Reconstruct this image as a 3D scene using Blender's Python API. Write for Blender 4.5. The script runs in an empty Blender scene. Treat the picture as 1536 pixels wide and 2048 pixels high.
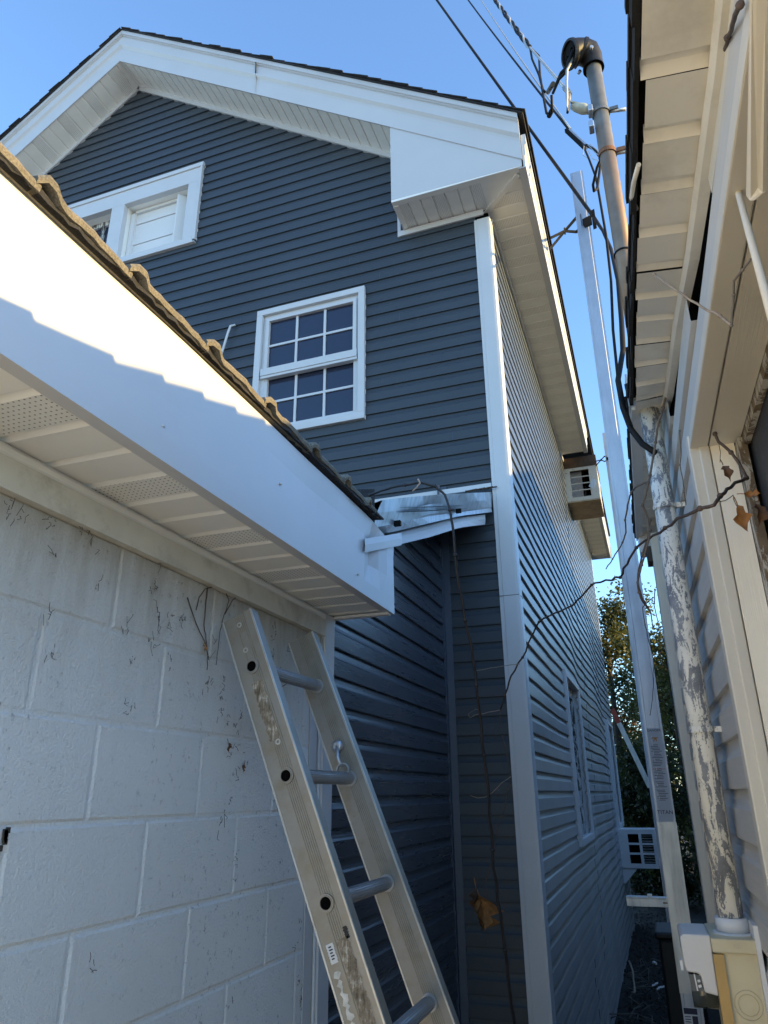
import bpy, math, random
from mathutils import Vector, Matrix
random.seed(7)
R=math.radians
sc=bpy.context.scene
C=sc.collection
# ------------------------------------------------------------------ camera
def cam_axes(yaw,pitch,roll):
    f=Vector((-math.sin(yaw)*math.cos(pitch),math.cos(yaw)*math.cos(pitch),math.sin(pitch)))
    r=Vector((math.cos(yaw),math.sin(yaw),0)); u=r.cross(f)
    return r*math.cos(roll)+u*math.sin(roll), -r*math.sin(roll)+u*math.cos(roll), f
CR,CU,CF=cam_axes(.342217588,.373862146,-.00837780576); FPX=1437.83
cam=bpy.data.cameras.new('camera'); co=bpy.data.objects.new('camera',cam); C.objects.link(co)
co.matrix_world=Matrix(((CR.x,CU.x,-CF.x,0),(CR.y,CU.y,-CF.y,0),(CR.z,CU.z,-CF.z,0),(0,0,0,1)))
cam.sensor_fit='VERTICAL'; cam.sensor_height=36; cam.lens=FPX*36/2048; cam.clip_start=.02; cam.clip_end=2000
sc.camera=co
# ------------------------------------------------------------------ light
SUN_EL,SUN_AZ=14.0,88.0      # azimuth measured from +Y towards +X
w=bpy.data.worlds.new('World'); sc.world=w; w.use_nodes=True
nt=w.node_tree; bg=nt.nodes['Background']
sky=nt.nodes.new('ShaderNodeTexSky'); sky.sky_type='NISHITA'; sky.sun_disc=False
sky.sun_elevation=R(SUN_EL); sky.sun_rotation=R(SUN_AZ); sky.air_density=1.0; sky.dust_density=.15; sky.ozone_density=6.0
nt.links.new(sky.outputs[0],bg.inputs[0]); bg.inputs[1].default_value=.15
sl=bpy.data.lights.new('sun','SUN'); sl.energy=2.0; sl.angle=R(.5); sl.color=(1,.76,.34)
so=bpy.data.objects.new('sun',sl); C.objects.link(so)
S=Vector((math.cos(R(SUN_EL))*math.sin(R(SUN_AZ)),math.cos(R(SUN_EL))*math.cos(R(SUN_AZ)),math.sin(R(SUN_EL))))
so.rotation_euler=S.to_track_quat('Z','Y').to_euler(); so.location=(20,0,20)
sc.view_settings.view_transform='Standard'; sc.view_settings.look='None'; sc.view_settings.gamma=1
sc.view_settings.exposure=2.2
sc.view_settings.use_white_balance=True; sc.view_settings.white_balance_temperature=8300; sc.view_settings.white_balance_tint=10

# ------------------------------------------------------------------ helpers
def V(*a): return Vector(a)
def ray(u,v): return CR*((u-768)/FPX)+CU*((1024-v)/FPX)+CF
def at(u,v,axis,val):          # point where a sight line meets a real plane
    d=ray(u,v); return d*(val/d[axis])
RD=V(-.02303,.999735,0); RN=V(.999735,.02303,0)      # grey building: along the wall / out of the alley
def rb(s,D,z): return RD*s+RN*D+V(0,0,z)
def atD(u,v,D): d=ray(u,v); return d*(D/d.dot(RN))
def atS(u,v,s): d=ray(u,v); return d*(s/d.dot(RD))

class MB:
    def __init__(s): s.v=[];s.f=[];s.m=[];s.sm=[]
    def add(s,vs,fs,mi=0,smooth=False):
        b=len(s.v); s.v+= [tuple(x) for x in vs]
        for f in fs: s.f.append(tuple(b+i for i in f)); s.m.append(mi); s.sm.append(smooth)
    def quad(s,a,b,c,d,mi=0): s.add([a,b,c,d],[(0,1,2,3)],mi)
    def poly(s,ps,mi=0): s.add(ps,[tuple(range(len(ps)))],mi)
    def box(s,lo,hi,mi=0):
        x0,y0,z0=lo;x1,y1,z1=hi
        s.add([(x0,y0,z0),(x1,y0,z0),(x1,y1,z0),(x0,y1,z0),(x0,y0,z1),(x1,y0,z1),(x1,y1,z1),(x0,y1,z1)],
              [(0,3,2,1),(4,5,6,7),(0,1,5,4),(1,2,6,5),(2,3,7,6),(3,0,4,7)],mi)
    def obox(s,o,a,b,c,mi=0):      # parallelepiped from corner o with edge vectors
        o=Vector(o);p=[o,o+a,o+a+b,o+b];q=[x+c for x in p]
        s.add(p+q,[(0,3,2,1),(4,5,6,7),(0,1,5,4),(1,2,6,5),(2,3,7,6),(3,0,4,7)],mi)
    def cbox(s,c,a,b,cc,mi=0): s.obox(Vector(c)-a/2-b/2-cc/2,a,b,cc,mi)
    def prism(s,ps,ext,mi=0,caps=True):
        ps=[Vector(p) for p in ps]; n=len(ps); q=[p+ext for p in ps]
        fs=[(i,(i+1)%n,n+(i+1)%n,n+i) for i in range(n)]
        if caps: fs+=[tuple(range(n-1,-1,-1)),tuple(range(n,2*n))]
        s.add(ps+q,fs,mi)
    def strip(s,sec,P,Q,out,up,mi=0,caps=True,back=True):   # extrude an open section (o,h) from P to Q
        P=Vector(P);Q=Vector(Q); n=len(sec)
        a=[P+out*o+up*h for o,h in sec]; b=[Q+out*o+up*h for o,h in sec]
        fs=[(i,i+1,n+i+1,n+i) for i in range(n-1)]
        if back: fs.append((n-1,0,n,2*n-1))
        if caps: fs+=[tuple(range(n-1,-1,-1)),tuple(range(n,2*n))]
        s.add(a+b,fs,mi)
    def tube(s,pts,r,n=8,mi=0,caps=True,rs=None):
        pts=[Vector(p) for p in pts]; L=[]
        t0=(pts[1]-pts[0]).normalized(); ref=V(0,0,1) if abs(t0.z)<.9 else V(1,0,0)
        u=t0.cross(ref).normalized()
        for i,p in enumerate(pts):
            t=(pts[min(i+1,len(pts)-1)]-pts[max(i-1,0)]).normalized()
            u=(u-t*u.dot(t)); u=u.normalized() if u.length>1e-6 else t.orthogonal().normalized()
            w_=t.cross(u); rr=rs[i] if rs else r
            for k in range(n):
                a=2*math.pi*k/n; L.append(p+u*(math.cos(a)*rr)+w_*(math.sin(a)*rr))
        fs=[]
        for i in range(len(pts)-1):
            for k in range(n): fs.append((i*n+k,i*n+(k+1)%n,(i+1)*n+(k+1)%n,(i+1)*n+k))
        s.add(L,fs,mi,True)
        if caps:
            b=len(s.v)-len(L)
            s.f.append(tuple(b+k for k in range(n-1,-1,-1))); s.m.append(mi); s.sm.append(False)
            e=b+(len(pts)-1)*n; s.f.append(tuple(e+k for k in range(n))); s.m.append(mi); s.sm.append(False)
    def ring(s,c,ax,r0,r1,h,n=20,mi=0):     # annulus with thickness along ax
        c=Vector(c);ax=ax.normalized();u=ax.orthogonal().normalized();w_=ax.cross(u);vs=[]
        for k in range(n):
            a=2*math.pi*k/n;d=u*math.cos(a)+w_*math.sin(a)
            vs+=[c+d*r0,c+d*r1,c+d*r1*.97+ax*h,c+d*r0+ax*h]
        fs=[]
        for k in range(n):
            a=4*k;b=4*((k+1)%n)
            fs+=[(a+1,b+1,b+2,a+2),(a+2,b+2,b+3,a+3),(a+3,b+3,b,a)]
        s.add(vs,fs,mi,False)
    def sphere(s,c,r,mi=0,n=10,sc_=(1,1,1)):
        c=Vector(c);vs=[];fs=[]
        for i in range(n+1):
            th=math.pi*i/n
            for k in range(2*n):
                ph=math.pi*k/n; vs.append(c+V(r*sc_[0]*math.sin(th)*math.cos(ph),r*sc_[1]*math.sin(th)*math.sin(ph),r*sc_[2]*math.cos(th)))
        for i in range(n):
            for k in range(2*n): fs.append((i*2*n+k,(i+1)*2*n+k,(i+1)*2*n+(k+1)%(2*n),i*2*n+(k+1)%(2*n)))
        s.add(vs,fs,mi,True)
    def build(s,name,mats,parent=None,bevel=0):
        me=bpy.data.meshes.new(name); me.from_pydata(s.v,[],s.f)
        mats=mats if isinstance(mats,(list,tuple)) else [mats]
        for m in mats: me.materials.append(m)
        for p,mi,sm in zip(me.polygons,s.m,s.sm): p.material_index=mi; p.use_smooth=sm
        me.validate(); me.update()
        o=bpy.data.objects.new(name,me); C.objects.link(o)
        if parent is not None: adopt(o,parent)
        if bevel:
            b=o.modifiers.new('bevel','BEVEL'); b.width=bevel; b.segments=2; b.limit_method='ANGLE'; b.angle_limit=R(40)
        return o
WLOC={}
def adopt(o,parent):
    o.parent=parent
    o.matrix_parent_inverse=Matrix.Translation(-Vector(WLOC.get(parent.name,(0,0,0))))
def tag(o,label,cat,group=None,kind=None):
    if label: o['label']=label
    if cat: o['category']=cat
    if group: o['group']=group
    if kind: o['kind']=kind
    return o
def thing(name,label,cat,loc=(0,0,0),group=None):
    o=bpy.data.objects.new(name,None); C.objects.link(o); o.location=loc; o.empty_display_size=.1
    WLOC[o.name]=tuple(loc); return tag(o,label,cat,group)
def text(name,body,size,o,right,up,mat,parent,depth=.0004):
    cu=bpy.data.curves.new(name,'FONT'); cu.body=body; cu.size=size; cu.extrude=depth; cu.align_x='CENTER'; cu.align_y='CENTER'
    cu.materials.append(mat); ob=bpy.data.objects.new(name,cu); C.objects.link(ob)
    n=right.cross(up); o=Vector(o)
    M=Matrix(((right.x,up.x,n.x,o.x),(right.y,up.y,n.y,o.y),(right.z,up.z,n.z,o.z),(0,0,0,1)))
    me=bpy.data.meshes.new_from_object(ob); me.transform(M); bpy.data.objects.remove(ob)
    o2=bpy.data.objects.new(name,me); C.objects.link(o2); adopt(o2,parent)
    return o2

# ------------------------------------------------------------------ materials
def lin(c): return tuple(c)+(1,) if len(c)==3 else c
class NT:
    def __init__(s,name):
        s.m=bpy.data.materials.new(name); s.m.use_nodes=True; s.t=s.m.node_tree
        s.b=s.t.nodes['Principled BSDF']; s.tc=s.t.nodes.new('ShaderNodeTexCoord')
    def n(s,k,**kw):
        x=s.t.nodes.new(k)
        for a,b in kw.items(): setattr(x,a,b)
        return x
    def l(s,a,b): s.t.links.new(a,b)
    def mapping(s,scale=(1,1,1),rot=(0,0,0)):
        m=s.n('ShaderNodeMapping'); m.inputs['Scale'].default_value=scale; m.inputs['Rotation'].default_value=rot; s.l(s.tc.outputs['Object'],m.inputs[0]); return m.outputs[0]
    def noise(s,scale,detail=4,rough=.55,vec=None,dist=0):
        x=s.n('ShaderNodeTexNoise'); x.inputs['Scale'].default_value=scale; x.inputs['Detail'].default_value=detail; x.inputs['Roughness'].default_value=rough; x.inputs['Distortion'].default_value=dist
        s.l(vec if vec is not None else s.tc.outputs['Object'],x.inputs['Vector']); return x.outputs['Fac']
    def ramp(s,fac,stops,interp='LINEAR'):
        r=s.n('ShaderNodeValToRGB'); r.color_ramp.interpolation=interp; e=r.color_ramp.elements
        while len(e)<len(stops): e.new(.5)
        for x,(p,c) in zip(e,stops): x.position=p; x.color=lin(c) if not isinstance(c,(int,float)) else (c,c,c,1)
        s.l(fac,r.inputs[0]); return r.outputs[0]
    def mix(s,fac,a,b,bt='MIX'):
        x=s.n('ShaderNodeMix',data_type='RGBA',blend_type=bt)
        for sock,val in ((x.inputs[0],fac),(x.inputs[6],a),(x.inputs[7],b)):
            if isinstance(val,(int,float)): sock.default_value=val
            elif isinstance(val,tuple): sock.default_value=lin(val)
            else: s.l(val,sock)
        return x.outputs[2]
    def math(s,op,a,b=None,c=None):
        x=s.n('ShaderNodeMath',operation=op)
        for i,val in enumerate((a,b,c)):
            if val is None: continue
            if isinstance(val,(int,float)): x.inputs[i].default_value=val
            else: s.l(val,x.inputs[i])
        return x.outputs[0]
    def xyz(s,vec=None):
        x=s.n('ShaderNodeSeparateXYZ'); s.l(vec if vec is not None else s.tc.outputs['Object'],x.inputs[0]); return x.outputs
    def bump(s,h,strength=.3,dist=.01,prev=None):
        x=s.n('ShaderNodeBump'); x.inputs['Strength'].default_value=strength; x.inputs['Distance'].default_value=dist
        s.l(h,x.inputs['Height'])
        if prev is not None: s.l(prev,x.inputs['Normal'])
        s.l(x.outputs[0],s.b.inputs['Normal']); return x.outputs[0]
    def col(s,c):
        if isinstance(c,tuple): s.b.inputs['Base Color'].default_value=lin(c)
        else: s.l(c,s.b.inputs['Base Color'])
    def rgh(s,v):
        if isinstance(v,(int,float)): s.b.inputs['Roughness'].default_value=v
        else: s.l(v,s.b.inputs['Roughness'])
    def metal(s,v): s.b.inputs['Metallic'].default_value=v
    def spec(s,v): s.b.inputs['Specular IOR Level'].default_value=v
def plain(name,c,rough=.5,var=.08,scale=6,metal=0,spec=.5,bumpS=0,bscale=60,dirt=None,dirtamt=.5,dscale=3):
    t=NT(name); f=t.noise(scale,5)
    a=tuple(x*(1-var) for x in c); b=tuple(min(1,x*(1+var)) for x in c)
    col=t.ramp(f,[(.3,a),(.7,b)])
    if dirt:
        d=t.noise(dscale,8,.7); m=t.ramp(d,[(.5,0.0),(.72,dirtamt)]); col=t.mix(m,col,dirt)
    t.col(col); t.rgh(rough); t.metal(metal); t.spec(spec)
    if bumpS: t.bump(t.noise(bscale,6),bumpS,.004)
    return t.m
def siding_mat(name,c,rough,axis,spec=.5,sheen=0,bs=.22):
    t=NT(name)
    sc_={'x':(2.5,60,60),'y':(60,2.5,60)}[axis]
    g=t.noise(1,6,.6,t.mapping(sc_),1.2)
    f=t.noise(1.1,4); col=t.ramp(f,[(.3,tuple(x*.88 for x in c)),(.7,tuple(x*1.1 for x in c))])
    col=t.mix(t.ramp(t.noise(9,9,.75),[(.64,0.0),(.76,.30 if bs>.1 else .08)]),col,(.3,.32,.34))       # chalky scuffs
    t.col(col); t.rgh(t.ramp(g,[(.3,rough-.06),(.7,rough+.08)]) if bs>.1 else rough); t.spec(spec)
    t.bump(g,bs,.0022)
    t.b.inputs['Sheen Weight'].default_value=sheen; t.b.inputs['Sheen Roughness'].default_value=.45
    return t.m
M={}
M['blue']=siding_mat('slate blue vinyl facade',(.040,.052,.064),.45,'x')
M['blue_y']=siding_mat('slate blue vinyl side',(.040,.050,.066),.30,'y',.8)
M['blue_side']=siding_mat('chalky slate blue vinyl, alley side',(.056,.068,.078),.30,'y',.8,.26,.07)  # same siding as the facade; lighter colour and sheen paint in sun glare
M['grey_y']=siding_mat('grey vinyl side',(.52,.51,.485),.45,'y')
M['white']=plain('white vinyl trim',(.58,.59,.60),.38,.03,5,dirt=(.55,.54,.5),dirtamt=.12)
M['white_alu']=plain('white aluminium coil',(.55,.56,.57),.32,.025,2.5,spec=.5,bumpS=.16,bscale=3,dirt=(.6,.6,.58),dirtamt=.12)
M['blue_trim']=plain('blue inner trim',(.05,.07,.10),.45,.05)
M['beige']=None
def vent_mat(name,c,run,cross,period=.0125,every=3):
    t=NT(name); x=t.xyz(); f=t.noise(7,5)
    col=t.ramp(f,[(.3,tuple(a*.95 for a in c)),(.7,tuple(min(1,a*1.03) for a in c))])
    a=t.math('SUBTRACT',t.math('FRACT',t.math('DIVIDE',x[run],period)),.5); b=t.math('SUBTRACT',t.math('FRACT',t.math('DIVIDE',x[cross],period)),.5)
    r=t.math('SQRT',t.math('ADD',t.math('MULTIPLY',a,a),t.math('MULTIPLY',b,b)))
    m=t.math('LESS_THAN',r,.16); t.col(t.mix(m,col,(.16,.16,.15))); t.rgh(.45); return t.m
M['soffit']=plain('white vinyl soffit',(.85,.84,.79),.45,.03,7)
M['vent_y']=vent_mat('perforated soffit side',(.85,.84,.79),1,0)
M['vent_x']=vent_mat('perforated soffit front',(.80,.79,.75),0,1)
M['soffit_old']=plain('old cream soffit',(.68,.655,.59),.5,.05,6,dirt=(.20,.18,.14),dirtamt=.35,dscale=5)
M['beige_plain']=plain('beige aluminium cladding',(.62,.59,.52),.4,.03,4)
def beige_grain():
    t=NT('beige woodgrain cladding'); g=t.noise(1,5,.6,t.mapping((300,300,6)),.6)
    t.col(t.ramp(t.noise(5,4),[(.3,(.80,.75,.65)),(.7,(.86,.82,.72))])); t.rgh(.42); t.bump(g,.35,.002); return t.m
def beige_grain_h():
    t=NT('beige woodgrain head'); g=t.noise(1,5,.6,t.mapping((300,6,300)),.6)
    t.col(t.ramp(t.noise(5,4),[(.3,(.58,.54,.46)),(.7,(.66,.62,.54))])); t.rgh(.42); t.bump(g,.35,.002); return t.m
M['beige']=beige_grain(); M['beige_h']=beige_grain_h()
def cmu_mat():
    t=NT('painted block'); x=t.xyz()
    big=t.noise(1.6,6,.6); fine=t.noise(150,8,.7); med=t.noise(40,6,.6)
    col=t.ramp(t.noise(2.2,4),[(.3,(.84,.83,.795)),(.7,(.89,.88,.85))])
    streak=t.noise(1,7,.7,t.mapping((12,12,2.0)))
    # mildew under the eave, fading in patches
    h=t.n('ShaderNodeMapRange'); h.inputs[1].default_value=.10; h.inputs[2].default_value=.56; t.l(x[2],h.inputs[0])
    msk=t.math('MULTIPLY',h.outputs[0],t.ramp(streak,[(.25,.35),(.7,1.0)]))
    col=t.mix(t.math('MULTIPLY',msk,.95),col,(.37,.31,.225))
    sp=t.ramp(t.noise(60,9,.75),[(.575,0.0),(.66,1.0)])
    sp=t.math('MULTIPLY',sp,t.ramp(big,[(.38,.12),(.62,1.0)]))
    col=t.mix(t.math('MULTIPLY',sp,.75),col,(.12,.10,.08)); t.col(col); t.rgh(.62); t.spec(.35)
    b=t.bump(med,.35,.010); t.bump(fine,.9,.008,b); return t.m
M['cmu']=cmu_mat()
M['frieze']=plain('dusty painted board',(.66,.63,.55),.6,.06,9,dirt=(.22,.19,.14),dirtamt=.55,dscale=7,bumpS=.15,bscale=30)
def shingle_mat(name,c1,c2):
    t=NT(name); f=t.noise(260,4,.7); g=t.noise(14,5)
    t.col(t.mix(t.ramp(g,[(.35,0.0),(.65,1.0)]),t.ramp(f,[(.3,c1),(.7,c2)]),t.ramp(f,[(.3,tuple(x*.6 for x in c1)),(.7,tuple(x*.75 for x in c2))])))
    t.rgh(.9); t.bump(f,.6,.003); return t.m
M['shingle_tan']=shingle_mat('weathered tan shingle',(.10,.09,.072),(.27,.24,.19))
M['shingle_dark']=shingle_mat('charcoal shingle',(.012,.013,.016),(.05,.05,.055))
M['shingle_black']=shingle_mat('black roof edge',(.004,.004,.004),(.012,.011,.010))
def galv(name,c=(.56,.60,.64),stain=(.25,.27,.28),rough=.35,metal=.85):
    t=NT(name); f=t.noise(8,5); v=t.noise(1,7,.7,t.mapping((30,30,3)))
    col=t.ramp(f,[(.3,tuple(x*.85 for x in c)),(.7,c)]); col=t.mix(t.ramp(v,[(.48,0.0),(.75,.7)]),col,stain)
    t.col(col); t.metal(metal); t.rgh(t.ramp(v,[(.3,rough),(.7,rough+.2)])); return t.m
M['galv']=galv('galvanised sheet')
M['galv_paint']=galv('weathered painted flashing',(.60,.66,.70),(.30,.33,.35),.34,.75)
M['alu']=galv('scuffed aluminium',(.62,.62,.60),(.36,.33,.27),.38,.75)
M['alu_new']=galv('new aluminium',(.50,.53,.58),(.38,.41,.46),.40,.7)
def ladder_mat():
    t=NT('weathered ladder aluminium'); x=t.xyz()
    v=t.noise(1,8,.7,t.mapping((14,14,14))); f=t.noise(70,6,.7)
    col=t.ramp(t.noise(3,4),[(.3,(.26,.245,.22)),(.7,(.35,.335,.305))])
    col=t.mix(t.ramp(v,[(.46,0.0),(.68,.7)]),col,(.26,.22,.16)); col=t.mix(t.ramp(f,[(.64,0.0),(.74,.7)]),col,(.12,.10,.08))
    t.col(col); t.metal(.45); t.rgh(.48); t.bump(f,.12,.002); return t.m
M['ladder']=ladder_mat()
M['groove']=plain('dark extrusion groove',(.25,.225,.18),.6,.25,30,metal=.3)  # darker tone for the rail grooves
M['grime']=plain('glue residue and grime',(.15,.12,.085),.8,.5,60,bumpS=.4,bscale=150)
M['tread']=plain('grey rung aluminium',(.42,.43,.45),.42,.08,40,metal=.55)
def conduit_mat():
    t=NT('flaking painted conduit')
    n=t.noise(1,10,.72,t.mapping((42,42,13)),.8); n2=t.noise(170,6,.7)
    comb=t.math('ADD',t.math('MULTIPLY',n,.80),t.math('MULTIPLY',n2,.20))
    paint=t.ramp(t.noise(9,5),[(.3,(.74,.71,.62)),(.7,(.85,.83,.76))])
    zinc=t.ramp(t.noise(25,6),[(.3,(.17,.18,.20)),(.7,(.28,.30,.33))])
    m=t.ramp(comb,[(.478,0.0),(.50,1.0)])
    t.col(t.mix(m,zinc,paint)); t.rgh(.6); t.bump(m,.5,.0012); return t.m
M['conduit']=conduit_mat()
def mast_mat():
    t=NT('galvanised mast with rust streak'); x=t.xyz(); v=t.noise(1,6,.65,t.mapping((22,22,1.2)))
    h=t.n('ShaderNodeMapRange'); h.inputs[1].default_value=2.35; h.inputs[2].default_value=2.15; t.l(x[2],h.inputs[0])
    m=t.math('MULTIPLY',t.ramp(v,[(.38,.15),(.62,1.0)]),h.outputs[0])
    t.col(t.mix(m,t.ramp(t.noise(18,6),[(.3,(.12,.122,.12)),(.7,(.20,.20,.19))]),(.30,.15,.06))); t.rgh(.5); t.metal(.25); return t.m
M['mast']=mast_mat()
M['rust']=plain('rusty strap',(.20,.085,.04),.8,.4,40)
M['rubber']=plain('black rubber',(.006,.006,.006),.85,.2,20,spec=.2)
M['cable']=plain('black cable',(.008,.008,.008),.75,.3,40,spec=.3)
M['bare']=galv('bare aluminium strand',(.60,.58,.53),(.3,.28,.24),.4,.7)
M['porcelain']=plain('weathered clevis',(.35,.36,.30),.5,.25,40)
M['weather']=plain('weatherhead casting',(.016,.015,.014),.5,.25,30,spec=.35,bumpS=.1)
M['shade_black']=plain('black painted shade',(.004,.004,.004),.95,.1,spec=0)  # black colour standing in for the shade inside openings
def glass_mat(name,c=(.010,.014,.026),rough=.04):
    t=NT(name); t.col(c); t.rgh(rough); t.spec(.7); t.bump(t.noise(3,2),.03,.004); return t.m
M['glass']=glass_mat('dark window glass',(.018,.026,.052),.06)
M['screen']=plain('dusty dark insect screen',(.022,.024,.026),.6,.35,160,dirt=(.12,.12,.12),dirtamt=.35,dscale=40)
def peel_mat(name,paint=(.66,.66,.64),wood=(.16,.13,.10),lo=.42,sc_=(40,40,8)):
    t=NT(name); n=t.noise(1,10,.75,t.mapping(sc_),.5); m=t.ramp(n,[(lo,0.0),(lo+.025,1.0)])
    t.col(t.mix(m,t.ramp(t.noise(50,6),[(.3,tuple(x*.6 for x in wood)),(.7,wood)]),paint)); t.rgh(.7); t.bump(m,.5,.002); return t.m
M['peel']=peel_mat('peeling white paint',(.62,.62,.60),(.09,.075,.06),.49); M['peel_wh']=peel_mat('worn white boards',(.70,.70,.69),(.30,.28,.25),.33,(10,60,60))
M['plywood']=plain('weathered plywood',(.36,.27,.17),.7,.22,9,dirt=(.10,.07,.04),dirtamt=.5,dscale=4)
M['rotwood']=plain('rotting brown board',(.07,.036,.018),.75,.4,12,dirt=(.02,.015,.01),dirtamt=.8,dscale=8)
M['ac_white']=plain('white painted case',(.66,.68,.70),.4,.03,6)
M['cream_box']=plain('cream enamel',(.60,.53,.36),.42,.06,9,dirt=(.42,.27,.10),dirtamt=.35,dscale=6)
M['rust_edge']=plain('rust stained enamel',(.50,.31,.11),.5,.12,14)
M['meter_white']=plain('white plastic cover',(.62,.62,.62),.4,.02,8)
M['lens']=glass_mat('clear meter window',(.05,.06,.06),.05)
M['vine']=plain('dry brown vine',(.085,.058,.045),.7,.35,60)
M['vine_pale']=plain('pale dry tendril',(.32,.25,.19),.7,.25,60)
M['cane']=plain('dark cane',(.022,.018,.018),.55,.35,60)
M['leaf_dry']=plain('dry curled leaf',(.30,.13,.04),.7,.35,45,bumpS=.3)
M['leaf_dark']=plain('dark dry leaf',(.11,.05,.022),.7,.3,45)
def foliage(name,a,b):
    t=NT(name); f=t.noise(1.1,3); col=t.ramp(f,[(.35,a),(.65,b)]); t.col(col); t.rgh(.55)
    t.b.inputs['Transmission Weight'].default_value=0
    tr=t.n('ShaderNodeBsdfTranslucent'); t.l(col,tr.inputs[0]); ms=t.n('ShaderNodeMixShader'); ms.inputs[0].default_value=.4
    out=[n for n in t.t.nodes if n.type=='OUTPUT_MATERIAL'][0]
    t.l(t.b.outputs[0],ms.inputs[1]); t.l(tr.outputs[0],ms.inputs[2]); t.l(ms.outputs[0],out.inputs[0]); return t.m
M['leafA']=foliage('olive leaves',(.035,.048,.010),(.13,.125,.028)); M['leafB']=foliage('autumn leaves',(.10,.06,.02),(.20,.10,.03))
M['leafC']=foliage('dark leaves',(.018,.030,.009),(.05,.065,.018))
M['bark']=plain('bark',(.055,.042,.032),.85,.3,20,bumpS=.5,bscale=25)
M['stick']=plain('grey sticks',(.12,.105,.085),.8,.2,40)
M['soil']=plain('leaf littered soil',(.016,.013,.010),.95,.6,22,bumpS=.8,bscale=30,dirt=(.04,.028,.018),dirtamt=.6,dscale=28)
M['litter']=plain('fallen leaves',(.030,.022,.015),.9,.5,30)
M['red']=plain('orange red plastic',(.45,.06,.03),.5,.1)
M['label_grey']=plain('grey printed label',(.38,.41,.46),.5,.04)
M['ink']=plain('black print',(.012,.013,.016),.6,.05); M['navy']=plain('navy print',(.010,.014,.045),.5,.05)
M['orange']=plain('orange print',(.45,.20,.06),.6,.05); M['paper']=plain('white label stock',(.62,.63,.64),.55,.04)
M['bin']=plain('black bin',(.008,.008,.009),.5,.2)

# ------------------------------------------------------------------ siding and soffit generators
PROFILE=[(.0005,0),(.0145,0.0),(.0152,.004),(.0140,.064),(.0088,.072),(.0050,.084),(.0022,.1068)]
def clip_profile(pr,za,zb):
    out=[]
    for i,(o,z) in enumerate(pr):
        if za<=z<=zb: out.append((o,z))
        if i+1<len(pr):
            o2,z2=pr[i+1]
            for zc in sorted((za,zb)):
                if min(z,z2)<zc<max(z,z2):
                    t=(zc-z)/(z2-z); out.append((o+(o2-o)*t,zc))
    return sorted(out,key=lambda p:p[1]) if len(out)>1 else []
def siding(mb,point,spans,z0,z1,exp,phase,seg=None,holes=(),depth=1.0):
    """point(a,out,z)->world; spans(zmid)->[(a0,a1)]; rows start at phase+k*exp"""
    pr=[(o*depth,z*exp/.1068) for o,z in PROFILE]
    k=math.floor((z0-phase)/exp)
    while phase+k*exp<z1:
        zb=phase+k*exp; za_=max(z0,zb)-zb; zt=min(z1,zb+exp)-zb
        for a0,a1 in spans(zb):
            cuts=sorted({a0,a1}|{max(a0,min(a1,h[i])) for h in holes for i in (0,1)})
            for c0,c1 in zip(cuts,cuts[1:]):
                if c1-c0<1e-4: continue
                mid=(c0+c1)/2; rng=[(za_,zt)]
                for h in holes:
                    if h[0]<mid<h[1]:
                        nr=[]
                        for r0,r1 in rng:
                            if h[2]-zb>r0: nr.append((r0,min(r1,h[2]-zb)))
                            if h[3]-zb<r1: nr.append((max(r0,h[3]-zb),r1))
                        rng=nr
                for r0,r1 in rng:
                    if r1-r0<1e-4: continue
                    p=clip_profile(pr,r0,r1)
                    if len(p)<2: continue
                    n=len(p); ns=max(1,int((c1-c0)/seg)) if seg else 1
                    vs=[];fs=[]
                    for i in range(ns+1):
                        a=c0+(c1-c0)*i/ns
                        vs+=[point(a,o,zb+z) for o,z in p]
                    for i in range(ns):
                        for j in range(n-1): fs.append((i*n+j,(i+1)*n+j,(i+1)*n+j+1,i*n+j+1))
                    mb.add(vs,fs)
        k+=1
def soffit(mb,A,B,across,down,pitch=.127,groove=.016,depth=.010,vent=(0,3),off=0.0,jag=None):
    """panels running from A to B, ribs along `across`; every third panel perforated (material 1)"""
    A=Vector(A);B=Vector(B);L=(B-A).length;t=(B-A)/L
    x=-off; i=0
    while x<L:
        a=max(0,x); b=min(L,x+pitch-groove); c=min(L,x+pitch-groove+.003); d=min(L,x+pitch)
        mi=1 if (vent and i%vent[1]==vent[0]) else 0
        sh=jag(i) if jag else 0
        def ln(s,h): p=A+t*s+down*h; return p,p+across*(1+sh)
        if b>a: p,q=ln(a,0);r,s_=ln(b,0); mb.quad(p,r,s_,q,mi)
        if c>b>=0 and b>a: p,q=ln(b,0);r,s_=ln(c,-depth*1.0); mb.quad(p,r,s_,q,0)
        if d>c>0 and c>b: p,q=ln(c,-depth);r,s_=ln(d,0); mb.quad(p,r,s_,q,0)
        x+=pitch; i+=1

# ================================================================== GROUND
GZ=-1.93
g=MB(); xs=[-300,-60,-20,-8,-4,-2.5]+[-2+.1*i for i in range(35)]+[2,4,8,20,60,300]; ys=[-300,-60,-15,-5,-1]+[.3*i for i in range(60)]+[20,24,30,45,80,150,400]
rg=random.Random(3)
vs=[]
for y in ys:
    for x in xs:
        near=-2<x<1.5 and 0<=y<18
        vs.append((x,y,GZ+(rg.uniform(-.035,.035)+.03*math.sin(3*x+y) if near else (-.0 if abs(x)<30 else 0))))
nx=len(xs); g.add(vs,[(j*nx+i,j*nx+i+1,(j+1)*nx+i+1,(j+1)*nx+i) for j in range(len(ys)-1) for i in range(nx-1)],0,True)
tag(g.build('ground',M['soil']),'dark bare soil of the narrow alley','ground',kind='structure')

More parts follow.
